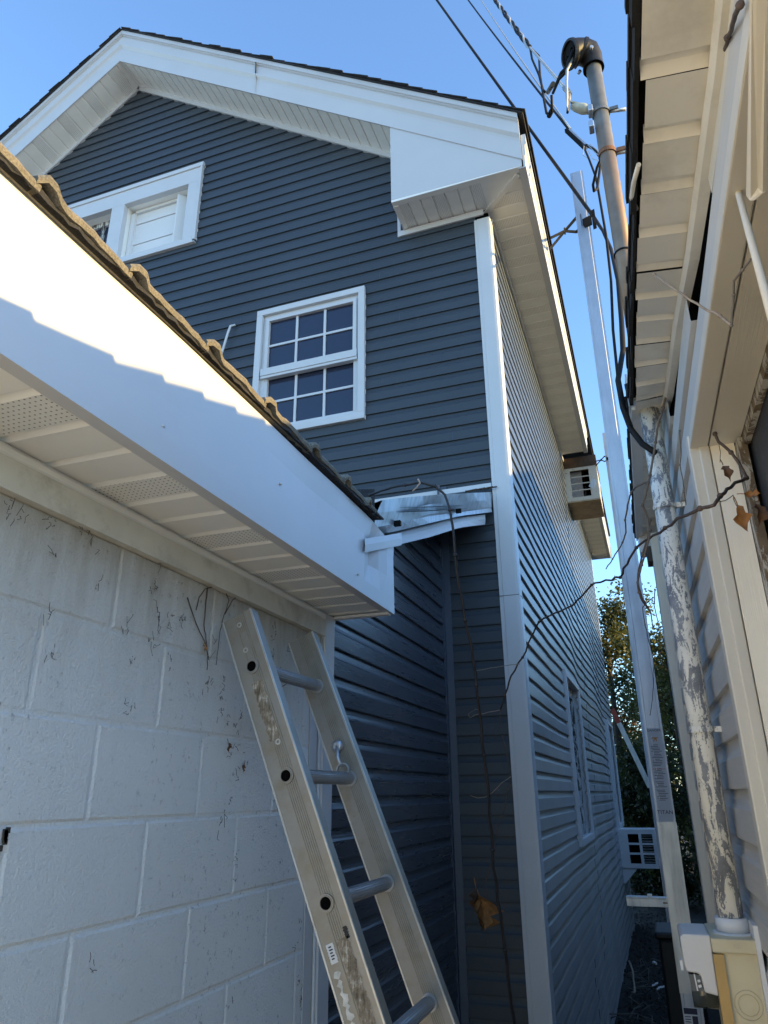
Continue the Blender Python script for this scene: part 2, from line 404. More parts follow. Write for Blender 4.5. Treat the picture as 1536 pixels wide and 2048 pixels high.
m=MB(); m.box((-40,-60,GZ-.05),(60,-.25,GZ+.045)); tag(m.build('bounce_ground',plain('pale light bouncing ground',(.64,.58,.48),.9,.15,3,bumpS=.3)),'unseen pale ground added before the alley to bounce light','bounce_ground',kind='structure')  # unseen pale slab added to bounce sunlight up into the alley
# ================================================================== BLUE HOUSE
YF=4.29; YB=13.4; XR=-.682; XL=-7.8; RX=-4.24; EAVE=4.14; PK=7.01; SL=.72; YO=3.97
house=thing('blue_house','two storey gabled house in dark blue clapboard siding with white trim','house',(RX,YF,GZ))
EXP=.1068; PH=1.487-.1068*20
def gable(z): return (PK-z)/SL
ATT=(-5.12,-3.36,4.70,5.49); WIN=(-2.55,-1.70,2.56,3.64)
def fac_spans(z):
    if z<1.45: return [(-1.15,-.765)]
    if z<EAVE: return [(-6.6,-.765)]
    hw=gable(z); return [(max(-7.8,RX-hw),min(-.765,RX+hw))]
mb=MB(); siding(mb,lambda a,o,z:(a,YF-o,z),fac_spans,-2.0,PK,EXP,PH,holes=(ATT,WIN))
rs=random.Random(5)
rj_=random.Random(31)
for (u,v) in ((577,430),(556,510),(483,640),(846,300),(700,520),(880,700),(640,900),(330,230),(760,770),(905,860),(800,640),(430,300),(520,330),(690,380),(390,250),(610,560),(860,440),(760,560),(640,450),(880,930),(720,900),(480,560)):
    p=at(u,v,1,YF); k=round((p.z-PH)/EXP-.5); zb=PH+k*EXP
    mb.box((p.x,YF-.0165,zb+.002),(p.x+.0032,YF-.0140,zb+.066),1)
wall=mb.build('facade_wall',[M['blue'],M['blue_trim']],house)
def bulge(y,z):
    e=max(0,min(1,(y-5)/3))
    return e*(.020*math.sin(1.9*(y-6.2)+.5*z)*max(0,1-abs(z-.6)/2.2) + .008*math.sin(5.1*y+1.3*z)*max(0,1-abs(z+.3)/3))+.0015*math.sin(9*y+4*z)
W1=(6.42,7.42,-.34,.92); W2=(12.0,13.1,-.45,.98)
mb=MB(); siding(mb,lambda a,o,z:(XR+o+bulge(a,z),a,z),lambda z:[(YF+.095,YB-.06)],-2.05,EAVE,EXP,PH+.02,seg=.16,holes=(W1,W2),depth=1.45)
for (y,za,zb_) in ((7.6,-1.4,-.45),(8.6,-.2,3.6),(11.0,-1.2,2.4),(6.6,-1.7,-1.2)):
    k=math.ceil((za-PH-.02)/EXP)
    while PH+.02+k*EXP<zb_:
        z=PH+.02+k*EXP; yy=y+((k*37)%5-2)*.05; o=bulge(yy,z+.03)
        mb.box((XR+o+.0200,yy,z+.002),(XR+o+.0235,yy+.006,z+.062),1); k+=1
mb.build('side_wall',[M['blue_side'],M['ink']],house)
# backing / closure so that no light leaks
mb=MB(); mb.box((-7.78,YF+.02,-2.1),(XR-.02,YB-.02,-2.05)); mb.box((-7.8,YF+.05,-2.1),(-7.72,YB-.05,EAVE)); mb.box((-7.7,YB-.1,-2.1),(XR-.03,YB-.02,EAVE))
mb.prism([(XL,YB-.1,EAVE),(XR,YB-.1,EAVE),(RX,YB-.1,PK)],V(0,.08,0))
mb.build('rear_wall',M['blue'],house)
mb=MB(); mb.box((-7.7,YF+.5,-2),(-1.2,YF+.52,EAVE)); mb.prism([(-7.6,YF+.5,EAVE),(-.9,YF+.5,EAVE),(RX,YF+.5,PK-.1)],V(0,.02,0)); mb.box((-1.22,YF+.6,-2),(-1.2,YB-.2,EAVE)); mb.build('inner_light_block',M['shade_black'],house)  # black sheets added inside the house to block light
# connector wing wall (runs along the garage wall line)
XC=-1.14
mb=MB(); siding(mb,lambda a,o,z:(XC+o,a,z),lambda z:[(max(2.55,2.5+(z-.98)/.415),YF-.03)],-2.05,1.75,.1080,1.398-.108*31,seg=.4)
mb.build('connector_wall',M['blue_y'],house)
# corner post
def corner_post(mb):
    pts=[(-.775,YF-.024),(-.752,YF-.024),(-.750,YF-.028),(-.672,YF-.028),(-.656,YF-.026),(-.652,YF+.004),(-.652,YF+.075),(-.656,YF+.10),(-.675,YF+.10),(-.70,YF+.02),(-.775,YF+.01)]
    mb.prism([(x,y,-2.1) for x,y in pts],V(0,0,EAVE+2.1-.09-.0))
mb=MB(); corner_post(mb); post=mb.build('corner_post',M['white'],house)
mb=MB(); mb.box((-.7745,YF-.0295,1.118),(-.655,YF-.0255,1.1205)); mb.box((-.6525,YF,1.118),(-.6508,YF+.09,1.1205)); mb.build('post_seam',M['ink'],post)
mb=MB(); mb.prism([(-1.135,YF-.005,-2.1),(-1.083,YF-.005,-2.1),(-1.083,YF-.018,-2.1),(-1.122,YF-.022,-2.1),(-1.122,YF-.055,-2.1),(-1.135,YF-.055,-2.1)],V(0,0,4.0)); mb.build('inside_corner_trim',M['blue_trim'],house)
mb=MB(); mb.box((XR-.03,YB-.06,-2.1),(XR+.02,YB+.01,EAVE)); mb.build('rear_corner_post',M['white'],house)
# frieze/J trims on facade
mb=MB()
up=V(SL,0,-1).normalized() # down-slope right
for sx in (1,-1):
    dirv=V(sx,0,-SL).normalized(); P=V(RX,YF,PK-.012); n=V(0,-1,0)
    L=(3.05 if sx>0 else 3.6)/dirv.x*sx; dn=V(-sx*SL,0,-1).normalized()
    mb.strip([(0,.03),(.028,.03),(.028,-.035),(0,-.035)],P,P+dirv*L,n,-dn)
mb.box((-1.36,YF-.030,4.085),(-.70,YF-.0160,4.135)); mb.build('facade_trim',M['white'],house)
mb=MB(); mb.box((-1.385,YF-.027,4.085),(-1.36,YF-.01,4.30)); mb.build('return_trim',M['white'],house)
mb=MB(); mb.box((XR+.003,YF+.1,EAVE-.035),(XR+.03,YB,EAVE-.004)); mb.build('side_trim',M['soffit'],house)
# rake soffits
for sx in (1,-1):
    dirv=V(sx,0,-SL).normalized(); A=V(RX,YF,PK); L=(2.93 if sx>0 else 3.9)/abs(dirv.x)
    mb=MB(); soffit(mb,A,A+dirv*L,V(0,YO-YF-.004,0),V(-sx*SL,0,-1).normalized(),pitch=.118,off=.05,vent=(1,3) if sx<0 else None,depth=.009)
    mb.build('rake_soffit',[M['soffit'],M['vent_x']],house)
# rake fascia
SECT=[(0,0),(.052,0),(.052,.048),(.040,.052),(.040,.060),(.026,.066),(.024,.165),(.036,.172),(.036,.188),(.016,.215),(.010,.235),(.010,.402),(0,.402)]
TOPZ=7.405
for sx in (1,-1):
    dirv=V(sx,0,-SL); x1=-.345 if sx>0 else -7.95
    P=V(RX,YO,TOPZ); Q=V(x1,YO,TOPZ-SL*abs(x1-RX))
    mb=MB(); mb.strip(SECT,P,Q,V(0,-1,0),V(0,0,-1)); fa=mb.build('rake_fascia',M['white_alu'],house)
    if sx>0:
        p=at(513,170,1,YO); mb=MB()
        mb.strip([(o+.0012,h) for o,h in SECT[1:-1]],V(p.x,YO,TOPZ-SL*(p.x-RX)),V(p.x+.004,YO,TOPZ-SL*(p.x+.004-RX)),V(0,-1,0),V(0,0,-1)); mb.build('fascia_seam',M['beige_plain'],fa)
# cornice return box at the right corner
mb=MB(); XB=-1.335
mb.prism([(XB,YO-.002,4.165),(-.352,YO-.002,4.150),(-.352,YO-.002,4.30),(XB,YO-.002,4.98)],V(0,.012,0))
mb.prism([(XB,YO+.012,4.165),(XB,YF-.0285,4.130),(XB,YF-.0285,5.02),(XB,YO+.012,4.98)],V(.010,0,0))
mb.build('cornice_return',M['white_alu'],house)
mb=MB(); mb.box((XB,YO-.001,4.143),(-.355,YO+.045,4.1645)); mb.box((XB,YO+.045,4.138),(XB+.04,YF-.03,4.15)); mb.build('return_trim',M['soffit'],house)
mb=MB(); soffit(mb,(XB+.03,YO+.03,4.147),(-.66,YO+.03,4.147),V(0,YF-YO-.03,0),V(0,0,-1),pitch=.095,vent=(0,3),depth=.013)
mb.poly([(-.66,YO+.03,4.147),(-.66,YF,4.147),(-.37,YO+.03,4.147)]); mb.build('return_soffit',[M['soffit'],M['vent_x']],house)
mb=MB(); mb.prism([(-.71,YF+.02,4.134),(-.65,YF+.02,4.134),(-.380,YO+.075,4.134),(-.405,YO+.05,4.134)],V(0,0,.012)); mb.build('mitre_trim',M['soffit'],house)
# eave soffit on the side
mb=MB(); soffit(mb,(-.675,YF-.31,4.1475),(-.675,8.85,4.1475),V(.335,0,0),V(0,0,-1),pitch=.118,vent=(0,2),depth=.013,off=.02)
mb.build('eave_soffit',[M['soffit'],M['vent_y']],house); mb=MB()
soffit(mb,(-.675,9.72,4.1475),(-.675,YB+.28,4.1475),V(.335,0,0),V(0,0,-1),pitch=.118,vent=(0,2),depth=.013,off=.02)
eso=mb.build('eave_soffit',[M['soffit'],M['vent_y']],house)
mb=MB()
for y0,y1 in ((YO+.0,8.86),(9.70,YB+.3)):
    mb.strip([(0,0),(.014,0),(.014,.10),(.022,.11),(.022,.20),(.034,.21),(.034,.30),(0,.30)],(-.342,y0,4.135),(-.342,y1,4.135),V(1,0,0),V(0,0,1))
    mb.box((-.378,y0,4.128),(-.326,y1,4.1348))
mb.build('eave_fascia',M['white_alu'],house)
mb=MB(); mb.box((-.70,YB+.28,4.13),(-.30,YB+.30,4.42)); mb.build('eave_end_cap',M['white_alu'],house)
# roof with shingle courses
mb=MB()
for sx in (1,-1):
    n=V(sx*SL,0,1).normalized(); dv=V(sx,0,-SL).normalized(); run=(3.935)/abs(dv.x)
    base=V(RX,3.905,TOPZ+.002)
    mb.obox(base,dv*run,V(0,YB+.35-3.895,0),n*.008)
    k=0; rs_=random.Random(11)
    while k*.14<run-.02:
        a=base+dv*(k*.14)+n*.009; jit=rs_.uniform(-.012,.012)
        mb.obox(a+V(0,-.012+jit,0),dv*min(.15,run-k*.14+.010)+n*.010,V(0,YB+.37-3.895,0),n*.006); k+=1
mb.build('roof',M['shingle_dark'],house)
# ---- windows
def dh_window(parent):
    x0,x1,z0,z1=-2.60,-1.66,2.52,3.685
    fr=MB(); wd=.052
    for (a,b,c,d) in ((x0,x1,z1-wd,z1),(x0,x1,z0,z0+.055),(x0,x0+wd,z0+.055,z1-wd),(x1-wd,x1,z0+.055,z1-wd)):
        fr.box((a,YF-.042,c),(b,YF+.06,d))
    for (a,b,c,d) in ((x0+wd,x1-wd,z1-wd-.035,z1-wd),(x0+wd,x0+wd+.035,z0+.055,z1-wd-.035),(x1-wd-.022,x1-wd,z0+.055,z1-wd-.035)):
        fr.box((a,YF-.012,c),(b,YF+.06,d))
    f=fr.build('window',M['white'],parent,bevel=.003)
    f['label']='white double hung window with grille bars'
    for nm,zz0,zz1,yy in (('lower',z0+.055,3.085,YF+.012),('upper',3.07,z1-wd-.035,YF-.010)):
        a,b=x0+wd+.03,x1-wd-.018; s=MB(); st=.03
        for q in ((a,b,zz1-st,zz1),(a,b,zz0,zz0+st+.008),(a,a+st,zz0+st+.008,zz1-st),(b-st,b,zz0+st+.008,zz1-st)): s.box((q[0],yy-.02,q[2]),(q[1],yy+.03,q[3]))
        if nm=='upper': s.box((a-.02,yy-.03,zz0-.012),(b+.008,yy-.018,zz0+.05)); s.box((a-.02,yy-.024,zz0-.035),(b+.008,yy+.02,zz0-.013))
        so_=s.build('sash',M['white'],f,bevel=.002)
        m=MB(); ia,ib,ja,jb=a+st,b-st,zz0+st+.008,zz1-st
        for i in (1,2): xx=ia+(ib-ia)*i/3; m.box((xx-.0095,yy-.004,ja),(xx+.0095,yy+.006,jb))
        zz=(ja+jb)/2; m.box((ia,yy-.0038,zz-.0095),(ib,yy+.0058,zz+.0095)); m.build('grille',M['white'],f)
        p=MB(); p.box((a+.01,yy+.008,zz0+.01),(b-.01,yy+.014,zz1-.01)); p.build('pane',M['glass'],f)
dh_window(house)
def attic_window(parent):
    x0,x1,z0,z1=-5.17,-3.31,4.645,5.56; f=MB(); y=YF-.035; yb=YF+.02
    f.box((x0,y,z1-.20),(x1,yb,z1-.03)); f.box((x0,y,z0),(x1,yb,z0+.055)); f.box((x0,y,z0+.055),(x0+.14,yb,z1-.20)); f.box((x1-.13,y,z0+.055),(x1,yb,z1-.20)); f.box((-4.315,y,z0+.055),(-4.165,yb,z1-.20))
    f.box((x0-.02,y-.012,z1-.03),(x1+.02,yb,z1+.015)); f.box((x1-.012,y-.01,z0-.01),(x1+.012,yb,z1-.03)); f.box((x0-.02,y-.010,z0-.018),(x1+.012,yb,z0+.014)); f.box((x0-.012,y-.01,z0-.01),(x0+.012,yb,z1-.03))
    w_=f.build('attic_window',M['white'],parent,bevel=.002); w_['label']='wide white attic window with one boarded light'
    m=MB()
    for a,b in ((-5.03,-4.315),(-4.165,-3.44)):   # reveals
        m.box((a-.01,YF+.0205,z1-.20),(b+.01,YF+.20,z1-.185)); m.box((a-.01,YF+.0205,z0+.04),(b+.01,YF+.20,z0+.055)); m.box((a-.012,YF+.0205,z0+.055),(a,YF+.20,z1-.20)); m.box((b,YF+.0205,z0+.055),(b+.012,YF+.20,z1-.20))
    m.build('reveal',M['soffit'],w_)
    m=MB(); a,b=-4.165,-3.44; zb=z0+.055; zt=z1-.2-.035; n=5
    for i in range(n):
        h=(zt-zb)/n; m.obox(V(a+.05,YF+.10+.006*(i%2),zb+i*h+.003),V(b-a-.08,-.004,0),V(0,.018,0),V(0,0,h-.006))
    m.build('board',M['peel_wh'],w_)
    m=MB(); m.box((a+.006,YF+.07,zb),(a+.05,YF+.13,zt)); m.box((a+.05,YF+.075,zt),(b-.1,YF+.13,zt+.03)); m.obox(V(b-.155,YF+.02,zb+.03),V(.012,0,0),V(.09,.10,0),V(0,0,zt-zb-.02)); m.build('shutter_leaf',M['peel_wh'],w_)
    m=MB(); m.box((-4.165,YF+.15,zb),(-3.44,YF+.155,zt+.04)); m.build('backing',M['shade_black'],w_)  # black sheet painted as the shade behind the boards
    m=MB(); a,b=-5.03,-4.315
    m.box((a,YF+.09,zt-.02),(b,YF+.13,zt+.035)); m.box((a,YF+.09,zb),(b,YF+.13,zb+.05))
    for xx in (a+.02,a+.18,a+.34,a+.5,b-.06): m.box((xx,YF+.091,zb+.05),(xx+.03,YF+.125,zt-.02))
    m.build('sash',M['peel'],w_)
    m=MB(); m.box((a,YF+.112,zb),(b,YF+.118,zt)); m.build('pane',M['glass'],w_)
attic_window(house)
def side_window(parent,y0,y1,z0,z1,inner,label):
    f=MB(); x0=XR-.02; t=.055
    for (a,b,c,d) in ((y0,y1,z1-t,z1),(y0,y1,z0,z0+t),(y0,y0+t,z0+t,z1-t),(y1-t,y1,z0+t,z1-t)): f.box((x0,a,c),(XR+.050,b,d))
    w_=f.build('side_window',M['white'],parent,bevel=.003); w_['label']=label
    m=MB()
    m.box((XR-.10,y0+t,z0+t),(XR-.015,y0+t+.07,z1-t)); m.box((XR-.10,y1-t-.07,z0+t),(XR-.015,y1-t,z1-t)); m.box((XR-.10,y0+t+.07,z1-t-.10),(XR-.012,y1-t-.07,z1-t)); m.box((XR-.10,y0+t+.07,z0+t),(XR-.005,y1-t-.07,z0+t+.08)); m.box((XR-.08,y0+t+.07,(z0+z1)/2-.03),(XR-.03,y1-t-.07,(z0+z1)/2+.03))
    m.build('sash',M[inner],w_)
    m=MB(); m.box((XR-.075,y0+t+.05,z0+t),(XR-.07,y1-t-.05,z1-t)); m.build('pane',M['glass'],w_)
side_window(house,6.35,7.50,-.40,.985,'peel','side window with badly peeling white sash')
side_window(house,11.9,13.2,-.50,1.04,'white','narrow white side window above the air conditioner')
# ================================================================== GARAGE
garage=thing('block_garage','low white painted concrete block garage with shingled roof and deep fascia','garage',(-2.5,1,GZ))
mb=MB(); rc=random.Random(2)
zt=.357+.204; y_end=2.40; course=.204
mb.box((-3.4,-2.2,-2.1),(-1.1428,y_end-.005,.60))
k=0; z=zt
while z>-2.0:
    off=1.327 if k%2==0 else 1.53
    j=-12
    while True:
        a=off+.406*j; b=a+.406
        if a>y_end: break
        if b>-2.2:
            a_=max(a,-2.2)+.0028; b_=min(b,y_end)-.0028
            if b_-a_>.03:
                z0,z1=z-course+.0028,z-.0028; o=rc.uniform(-.001,.0012); e=.0065; X0=-1.1432; X1=-1.14+o
                P=[(X0,a_,z0),(X0,b_,z0),(X0,b_,z1),(X0,a_,z1),(X1,a_+e,z0+e),(X1,b_-e,z0+e),(X1,b_-e,z1-e),(X1,a_+e,z1-e)]
                mb.add(P,[(4,5,6,7),(0,1,5,4),(1,2,6,5),(2,3,7,6),(3,0,4,7)])
        j+=1
    z-=course; k+=1
mb.build('block_wall',M['cmu'],garage)
mb=MB(); mb.box((-3.4,2.36,-2.1),(-1.16,2.50,.62)); mb.box((-3.4,2.50,-2.1),(-1.2,4.2,1.2)); mb.build('end_wall',M['cmu'],garage)
mb=MB(); mb.box((-1.16,2.40,-2.1),(-1.1375,2.468,.60)); mb.box((-1.16,2.4685,-2.1),(-1.118,2.553,.645)); mb.tube([(-1.131,2.463,-2.1),(-1.131,2.463,.60)],.006,8); mb.build('corner_trim',M['white'],garage)
FX=-.882; FY=2.588; SZ=.650
mb=MB(); mb.box((-1.16,-2.2,.556),(-1.117,2.470,.6205)); mb.build('frieze_board',M['frieze'],garage)
mb=MB(); pts=[(0,0),(.030,0),(.034,.006),(.033,.018),(.024,.029),(.010,.034),(0,.034)]
mb.strip([(o,h) for o,h in pts],(-1.152,-2.2,.6215),(-1.152,2.56,.6215),V(1,0,0),V(0,0,1)); mb.box((-1.12,2.545,.6395),(FX-.012,2.575,.6488)); mb.build('soffit_channel',M['soffit'],garage)
mb=MB(); soffit(mb,(-1.15,-2.2,SZ+.004),(-1.15,2.575,SZ+.004),V(.25,0,0),V(0,0,-1),pitch=.122,groove=.024,depth=.015,vent=(1,3),off=.022)
M['vent_g']=M['vent_y']; mb.build('soffit',[M['soffit'],M['vent_y']],garage)
mb=MB()
secs=[];ny=60
for i in range(ny+1):
    y=-2.2+(FY+2.2)*i/ny
    d=.005*math.sin(2.1*y)+.003*math.sin(5.7*y+1)+.0015*math.sin(13*y)
    dent=.022*math.exp(-((y-2.37)/.05)**2)
    secs.append([(FX-.035,y,SZ-.003),(FX,y,SZ-.004),(FX+.0+d*.3,y,SZ+.05),(FX+d*.5-dent,y,SZ+.13),(FX+d-dent*.8,y,SZ+.22),(FX+.002+d*.4,y,SZ+.30-.01*max(0,(1.2-y)/1.5)-.022*max(0,min(1,(y-2.33)/.2))),(FX-.02,y,SZ+.312-.03*max(0,min(1,(y-2.33)/.2)))])
n=7;vs=[p for s_ in secs for p in s_]
mb.add(vs,[(i*n+j,(i+1)*n+j,(i+1)*n+j+1,i*n+j+1) for i in range(ny) for j in range(n-1)],0,False)
mb.poly([secs[-1][j] for j in (1,2,3,4,5)]+[(FX-.02,FY,SZ+.28),(FX-.02,FY,SZ)])
mb.box((-1.14,FY-.012,SZ+.003),(FX-.02,FY-.002,SZ+.27))
fas=mb.build('fascia',M['white_alu'],garage)
mb=MB()
for y,z in ((1.1,.72),(1.62,.80),(2.2,.70)): mb=MB(); mb.tube([(FX-.004,y,z),(FX+.0065,y,z)],.0035,8); mb.build('nail',M['alu'],fas)
# roof deck and shingles: laid courses whose butt ends show along the edge
mb=MB(); RS=.16
def rz(x,y): return SZ+.318+ (-.882-x)*RS - .02*max(0,(1.0-y))
mb.add([(FX+.012,-2.2,rz(FX,-2.2)),(FX+.012,2.35,rz(FX,2.35)),(-3.6,2.35,rz(-3.6,2.35)),(-3.6,-2.2,rz(-3.6,-2.2))],[(0,1,2,3)])
def tab(y0,y1,seed):
    r=random.Random(seed); n=14; top=[];bot=[]
    for i in range(n+1):
        t=i/n; y=y0+(y1-y0)*t
        lift=.004+.020*math.exp(-((t-.10)/.075)**2)*(.7+.5*r.random()*0+.3) + .008*math.exp(-((t-.55)/.3)**2)-.004*t + r.uniform(-.0012,.0012)
        xo=FX+.024+.012*math.exp(-((t-.12)/.10)**2)+r.uniform(-.0018,.0018)
        zc=rz(FX,y)+lift
        top.append([(xo-.004,y,zc+.012),(xo,y,zc+.004),(xo-.003,y,zc-.006),(FX-.02,y,zc-.010)]); 
    vs=[];fs=[]
    for t_ in top: vs+=[(-1.3,t_[0][1],rz(-1.3,t_[0][1])+.016)]+t_
    for i in range(n):
        for j in range(4): fs.append((i*5+j,(i+1)*5+j,(i+1)*5+j+1,i*5+j+1))
    fs.append((0,1,2,3,4)); mb.add(vs,fs,0,False)
    vs=[];fs=[]
    for i,t_ in enumerate(top):
        yy=t_[0][1]; zz=rz(FX,yy)-.004+r.uniform(-.002,.002); xx=FX+.017+r.uniform(-.004,.003)
        vs+=[(xx,yy,min(zz+.010,t_[2][2]-.001)),(xx-.001,yy,zz-.002),(FX-.02,yy,zz-.006)]
    for i in range(n):
        for j in range(2): fs.append((i*3+j,(i+1)*3+j,(i+1)*3+j+1,i*3+j+1))
    mb.add(vs,fs,1,False)  # dark under-layer; its colour also stands for the drip shadow
y=-2.1; q=0
rt=random.Random(21)
bounds=[-2.1,-1.8,-1.5,-1.2,-.9,-.62,-.35,-.08,.20,.45,.675,.915,1.19,1.47,1.76,2.02,2.24,2.35]
for i in range(len(bounds)-1): tab(bounds[i],bounds[i+1]+.012,i)
mb.build('shingle_roof',[M['shingle_tan'],M['shingle_dark']],garage)
mb=MB()
for i in range(9):
    yy=1.98+.043*i; zz=rz(FX,yy)-.008+random.uniform(-.003,.006)
    mb.obox(V(FX+.018+random.uniform(-.008,.01),yy,zz),V(-.25,0,.03),V(.004,.062,-.001),V(0,0,.007))
mb.obox(V(FX-.02,2.30,.955),V(-.2,0,.03),V(0,.10,.0),V(0,0,.05))
mb.build('broken_shingle',M['shingle_dark'],garage)
# connector roof eave: bent galvanised flashing over white strip, climbing to the house
def FP(t,z0,z1,x0=-.868,x1=-.79,y0=2.30,y1=4.255): return V(x0+(x1-x0)*t,y0+(y1-y0)*t,z0+(z1-z0)*t)
mb=MB(); N=14; vs=[]
pa=[(765,1000),(820,994),(880,989),(940,986),(985,984)]; 
def lerp(pts,t):
    x=t*(len(pts)-1); i=min(int(x),len(pts)-2); f=x-i; return (pts[i][0]+(pts[i+1][0]-pts[i][0])*f, pts[i][1]+(pts[i+1][1]-pts[i][1])*f)
pb=[(748,1050),(800,1041),(860,1028),(920,1021),(983,1013)]
pc=[(734,1073),(790,1063),(860,1046),(920,1032),(984,1024)]
def ydep(t): return 2.40+(4.245-2.40)*t
for i in range(N+1):
    t=i/N; y=ydep(t); A=at(*lerp(pa,t),1,y+.05); B=at(*lerp(pb,t),1,y-.01); Cc=at(*lerp(pc,t),1,y)
    w_=.006*math.sin(9*t)+.004*math.sin(23*t)
    vs+= [A+V(-.30,.06,-.03),A,A*.45+B*.55+V(w_,-.012+w_,0),B,B+V(-.004,.012,-.006),Cc]
mb.add(vs,[(i*6+j,(i+1)*6+j,(i+1)*6+j+1,i*6+j+1) for i in range(N) for j in range(5)],0,False)
fl=mb.build('eave_flashing',M['galv_paint'],garage)
for u,v in ((795,1047),(917,1022)):
    mb=MB(); t=(u-745)/240; p=at(u,v,1,ydep(t)-.03); mb.cbox(p,V(.03,0,0),V(0,.02,0),V(0,0,.022)); mb.build('flashing_clip',M['rubber'],fl)
mb=MB(); vs=[]
qa=[(716,1079),(760,1071),(830,1052),(900,1036),(970,1029)]; qb=[(718,1106),(790,1091),(860,1074),(920,1055),(970,1049)]
for i in range(N+1):
    t=i/N; y=2.25+(4.20-2.25)*t
    A=at(*lerp(qa,t),1,y); B=at(*lerp(qb,t),1,y); 
    if t<.28: A.x=FX+.007; B.x=FX+.007
    kx=-.004 if t<.28 else -.02
    vs+=[A+V(kx,.02 if t>=.28 else 0,.0),A,(A+B)/2+V(.004,-.006,0),B,B+V(kx,.012 if t>=.28 else 0,.004)]
mb.add(vs,[(i*5+j,(i+1)*5+j,(i+1)*5+j+1,i*5+j+1) for i in range(N) for j in range(4)],0,False)
mb.build('drip_strip',M['white_alu'],garage)
mb=MB(); a=at(860,984,1,YF-.03); b=at(984,974,1,YF-.03); mb.strip([(0,0),(.015,0),(.015,.035),(0,.035)],V(-1.75,YF-.012,a.z-.03),V(-.78,YF-.012,a.z-.03),V(0,-1,0),V(0,0,1)); mb.build('roof_trim',M['white'],garage)
mb=MB(); mb.add([(-.93,2.42,1.03),(-.84,4.26,1.73),(-3.4,4.26,1.80),(-3.4,2.42,1.42)],[(0,1,2,3)]); mb.add([(-.93,2.42,1.01),(-.84,4.26,1.71),(-1.2,4.26,1.71),(-1.2,2.42,1.01)],[(0,1,2,3)]); mb.add([(-.90,2.42,1.11),(-.9,2.42,1.0),(-3.4,2.42,1.0),(-3.4,2.42,1.41)],[(0,1,2,3)])
mb.build('connector_roof',M['shingle_dark'],garage)
for i,(u,v) in enumerate(((950,979),(962,977),(974,976),(940,981))):
    pass
mb=MB()
for i in range(7):
    p=at(930+8*i,983-1.2*i,1,YF-.06); mb.obox(p,V(.05,.01,.004+.004*(i%2)),V(0,.01,0),V(0,0,.006))
mb.build('shingle_scrap',M['rotwood'],garage)

# ================================================================== RIGHT GREY BUILDING
grey=thing('grey_building','old grey clapboard building with sagging cream soffit and black shingle edge','building',(.8,2,GZ))
WD=.233
GE=.1143
mb=MB()
WS=(.4,1.745,-.95,.775)
def wall_start(z):
    if z<.80: return .42
    if z>1.06: return 2.10
    for a in (x*.05 for x in range(9,45)):
        if a<.3: zi=.9
        elif a<.79: zi=.9+.013*(a-.3)/.49
        elif a<1.234: zi=.913+.05*(a-.79)/.444
        elif a<1.563: zi=.963+.069*(a-1.234)/.329
        else: zi=1.032+.098*(a-1.563)/.6
        if zi>z+.075: return a
    return 2.1
siding(mb,lambda a,o,z:rb(a,WD-o+.002*math.sin(3*a+5*z),z),lambda z:[(wall_start(z),3.47)],-2.05,1.22,GE,.005-.1143*20,seg=.3,holes=(WS,))
# faces point into the alley
mb.build('siding_wall',M['grey_y'],grey)
mb=MB()
mb.prism([rb(.43,.36,-2.1),rb(3.45,.36,-2.1),rb(3.45,1.5,-2.1),rb(21.8,1.6,-2.1),rb(21.8,6,-2.1),rb(.43,6,-2.1)],V(0,0,2.95))  # long rear part added out of view to shade the alley end
mb.prism([rb(3.44,.24,-2.1),rb(3.46,.24,-2.1),rb(3.46,1.5,-2.1),rb(3.44,1.5,-2.1)],V(0,0,3.3))
mb.build('rear_wall',M['grey_y'],grey)
# far corner post
mb=MB(); mb.prism([rb(3.47,.186,-2.1),rb(3.47,.234,-2.1),rb(3.56,.234,-2.1),rb(3.56,.186,-2.1)],V(0,0,3.25))
for dd in (.196,.206,.216): mb.prism([rb(3.468,dd,-2.1),rb(3.468,dd+.003,-2.1),rb(3.471,dd+.003,-2.1),rb(3.471,dd,-2.1)],V(0,0,3.2))
mb.prism([rb(3.440,.2165,-2.1),rb(3.440,.236,-2.1),rb(3.466,.236,-2.1),rb(3.466,.2165,-2.1)],V(0,0,3.22))
mb.build('corner_post',M['beige_plain'],grey)
# soffit (near part) follows the sagging eave
SP=[(.42,.903,.128,.903),(.79,.925,.1240,.913),(1.234,.975,.1230,.963),(1.563,1.045,.1235,1.032),(1.99,1.085,.1255,1.09),(2.16,1.12,.1290,1.13)]
def sof(s):
    for a,b in zip(SP,SP[1:]):
        if s<=b[0]: t=(s-a[0])/(b[0]-a[0]); return [a[i]+(b[i]-a[i])*t for i in (1,2,3)]
    return SP[-1][1:]
mb=MB(); s=.42; i=0; rj=random.Random(4)
while s<2.15:
    pw=.125; e=min(s+pw,2.16); j0=rj.uniform(-.004,.004); dz=rj.uniform(-.003,.003)
    def L(ss,h,j=0):
        zo,D,zi=sof(ss); return rb(ss,D+j,zo-h),rb(ss,WD-.002,zi-h)
    a=L(s,0+dz,j0);b=L(e-.034,0+dz,j0);c=L(e-.029,-.012,j0);d=L(e-.016,-.010,j0);f_=L(e,-.0+dz,j0)
    for p,q in ((a,b),(b,c),(c,d),(d,f_)): mb.quad(p[0],q[0],q[1],p[1])
    s=e; i+=1
mb.build('soffit',M['soffit_old'],grey)
mb=MB(); vs=[]
for s,zo,D,zi in SP:
    vs+=[rb(s,WD-.022,zi-.018),rb(s,WD-.028,zi-.008),rb(s,WD-.026,zi+.004),rb(s,WD-.004,zi-.020)]
mb.add(vs,[(i*4+j,(i+1)*4+j,(i+1)*4+j+1,i*4+j+1) for i in range(len(SP)-1) for j in (0,1)]+[(i*4+3,(i+1)*4+3,(i+1)*4,i*4) for i in range(len(SP)-1)])
mb.build('soffit_channel',M['soffit_old'],grey)
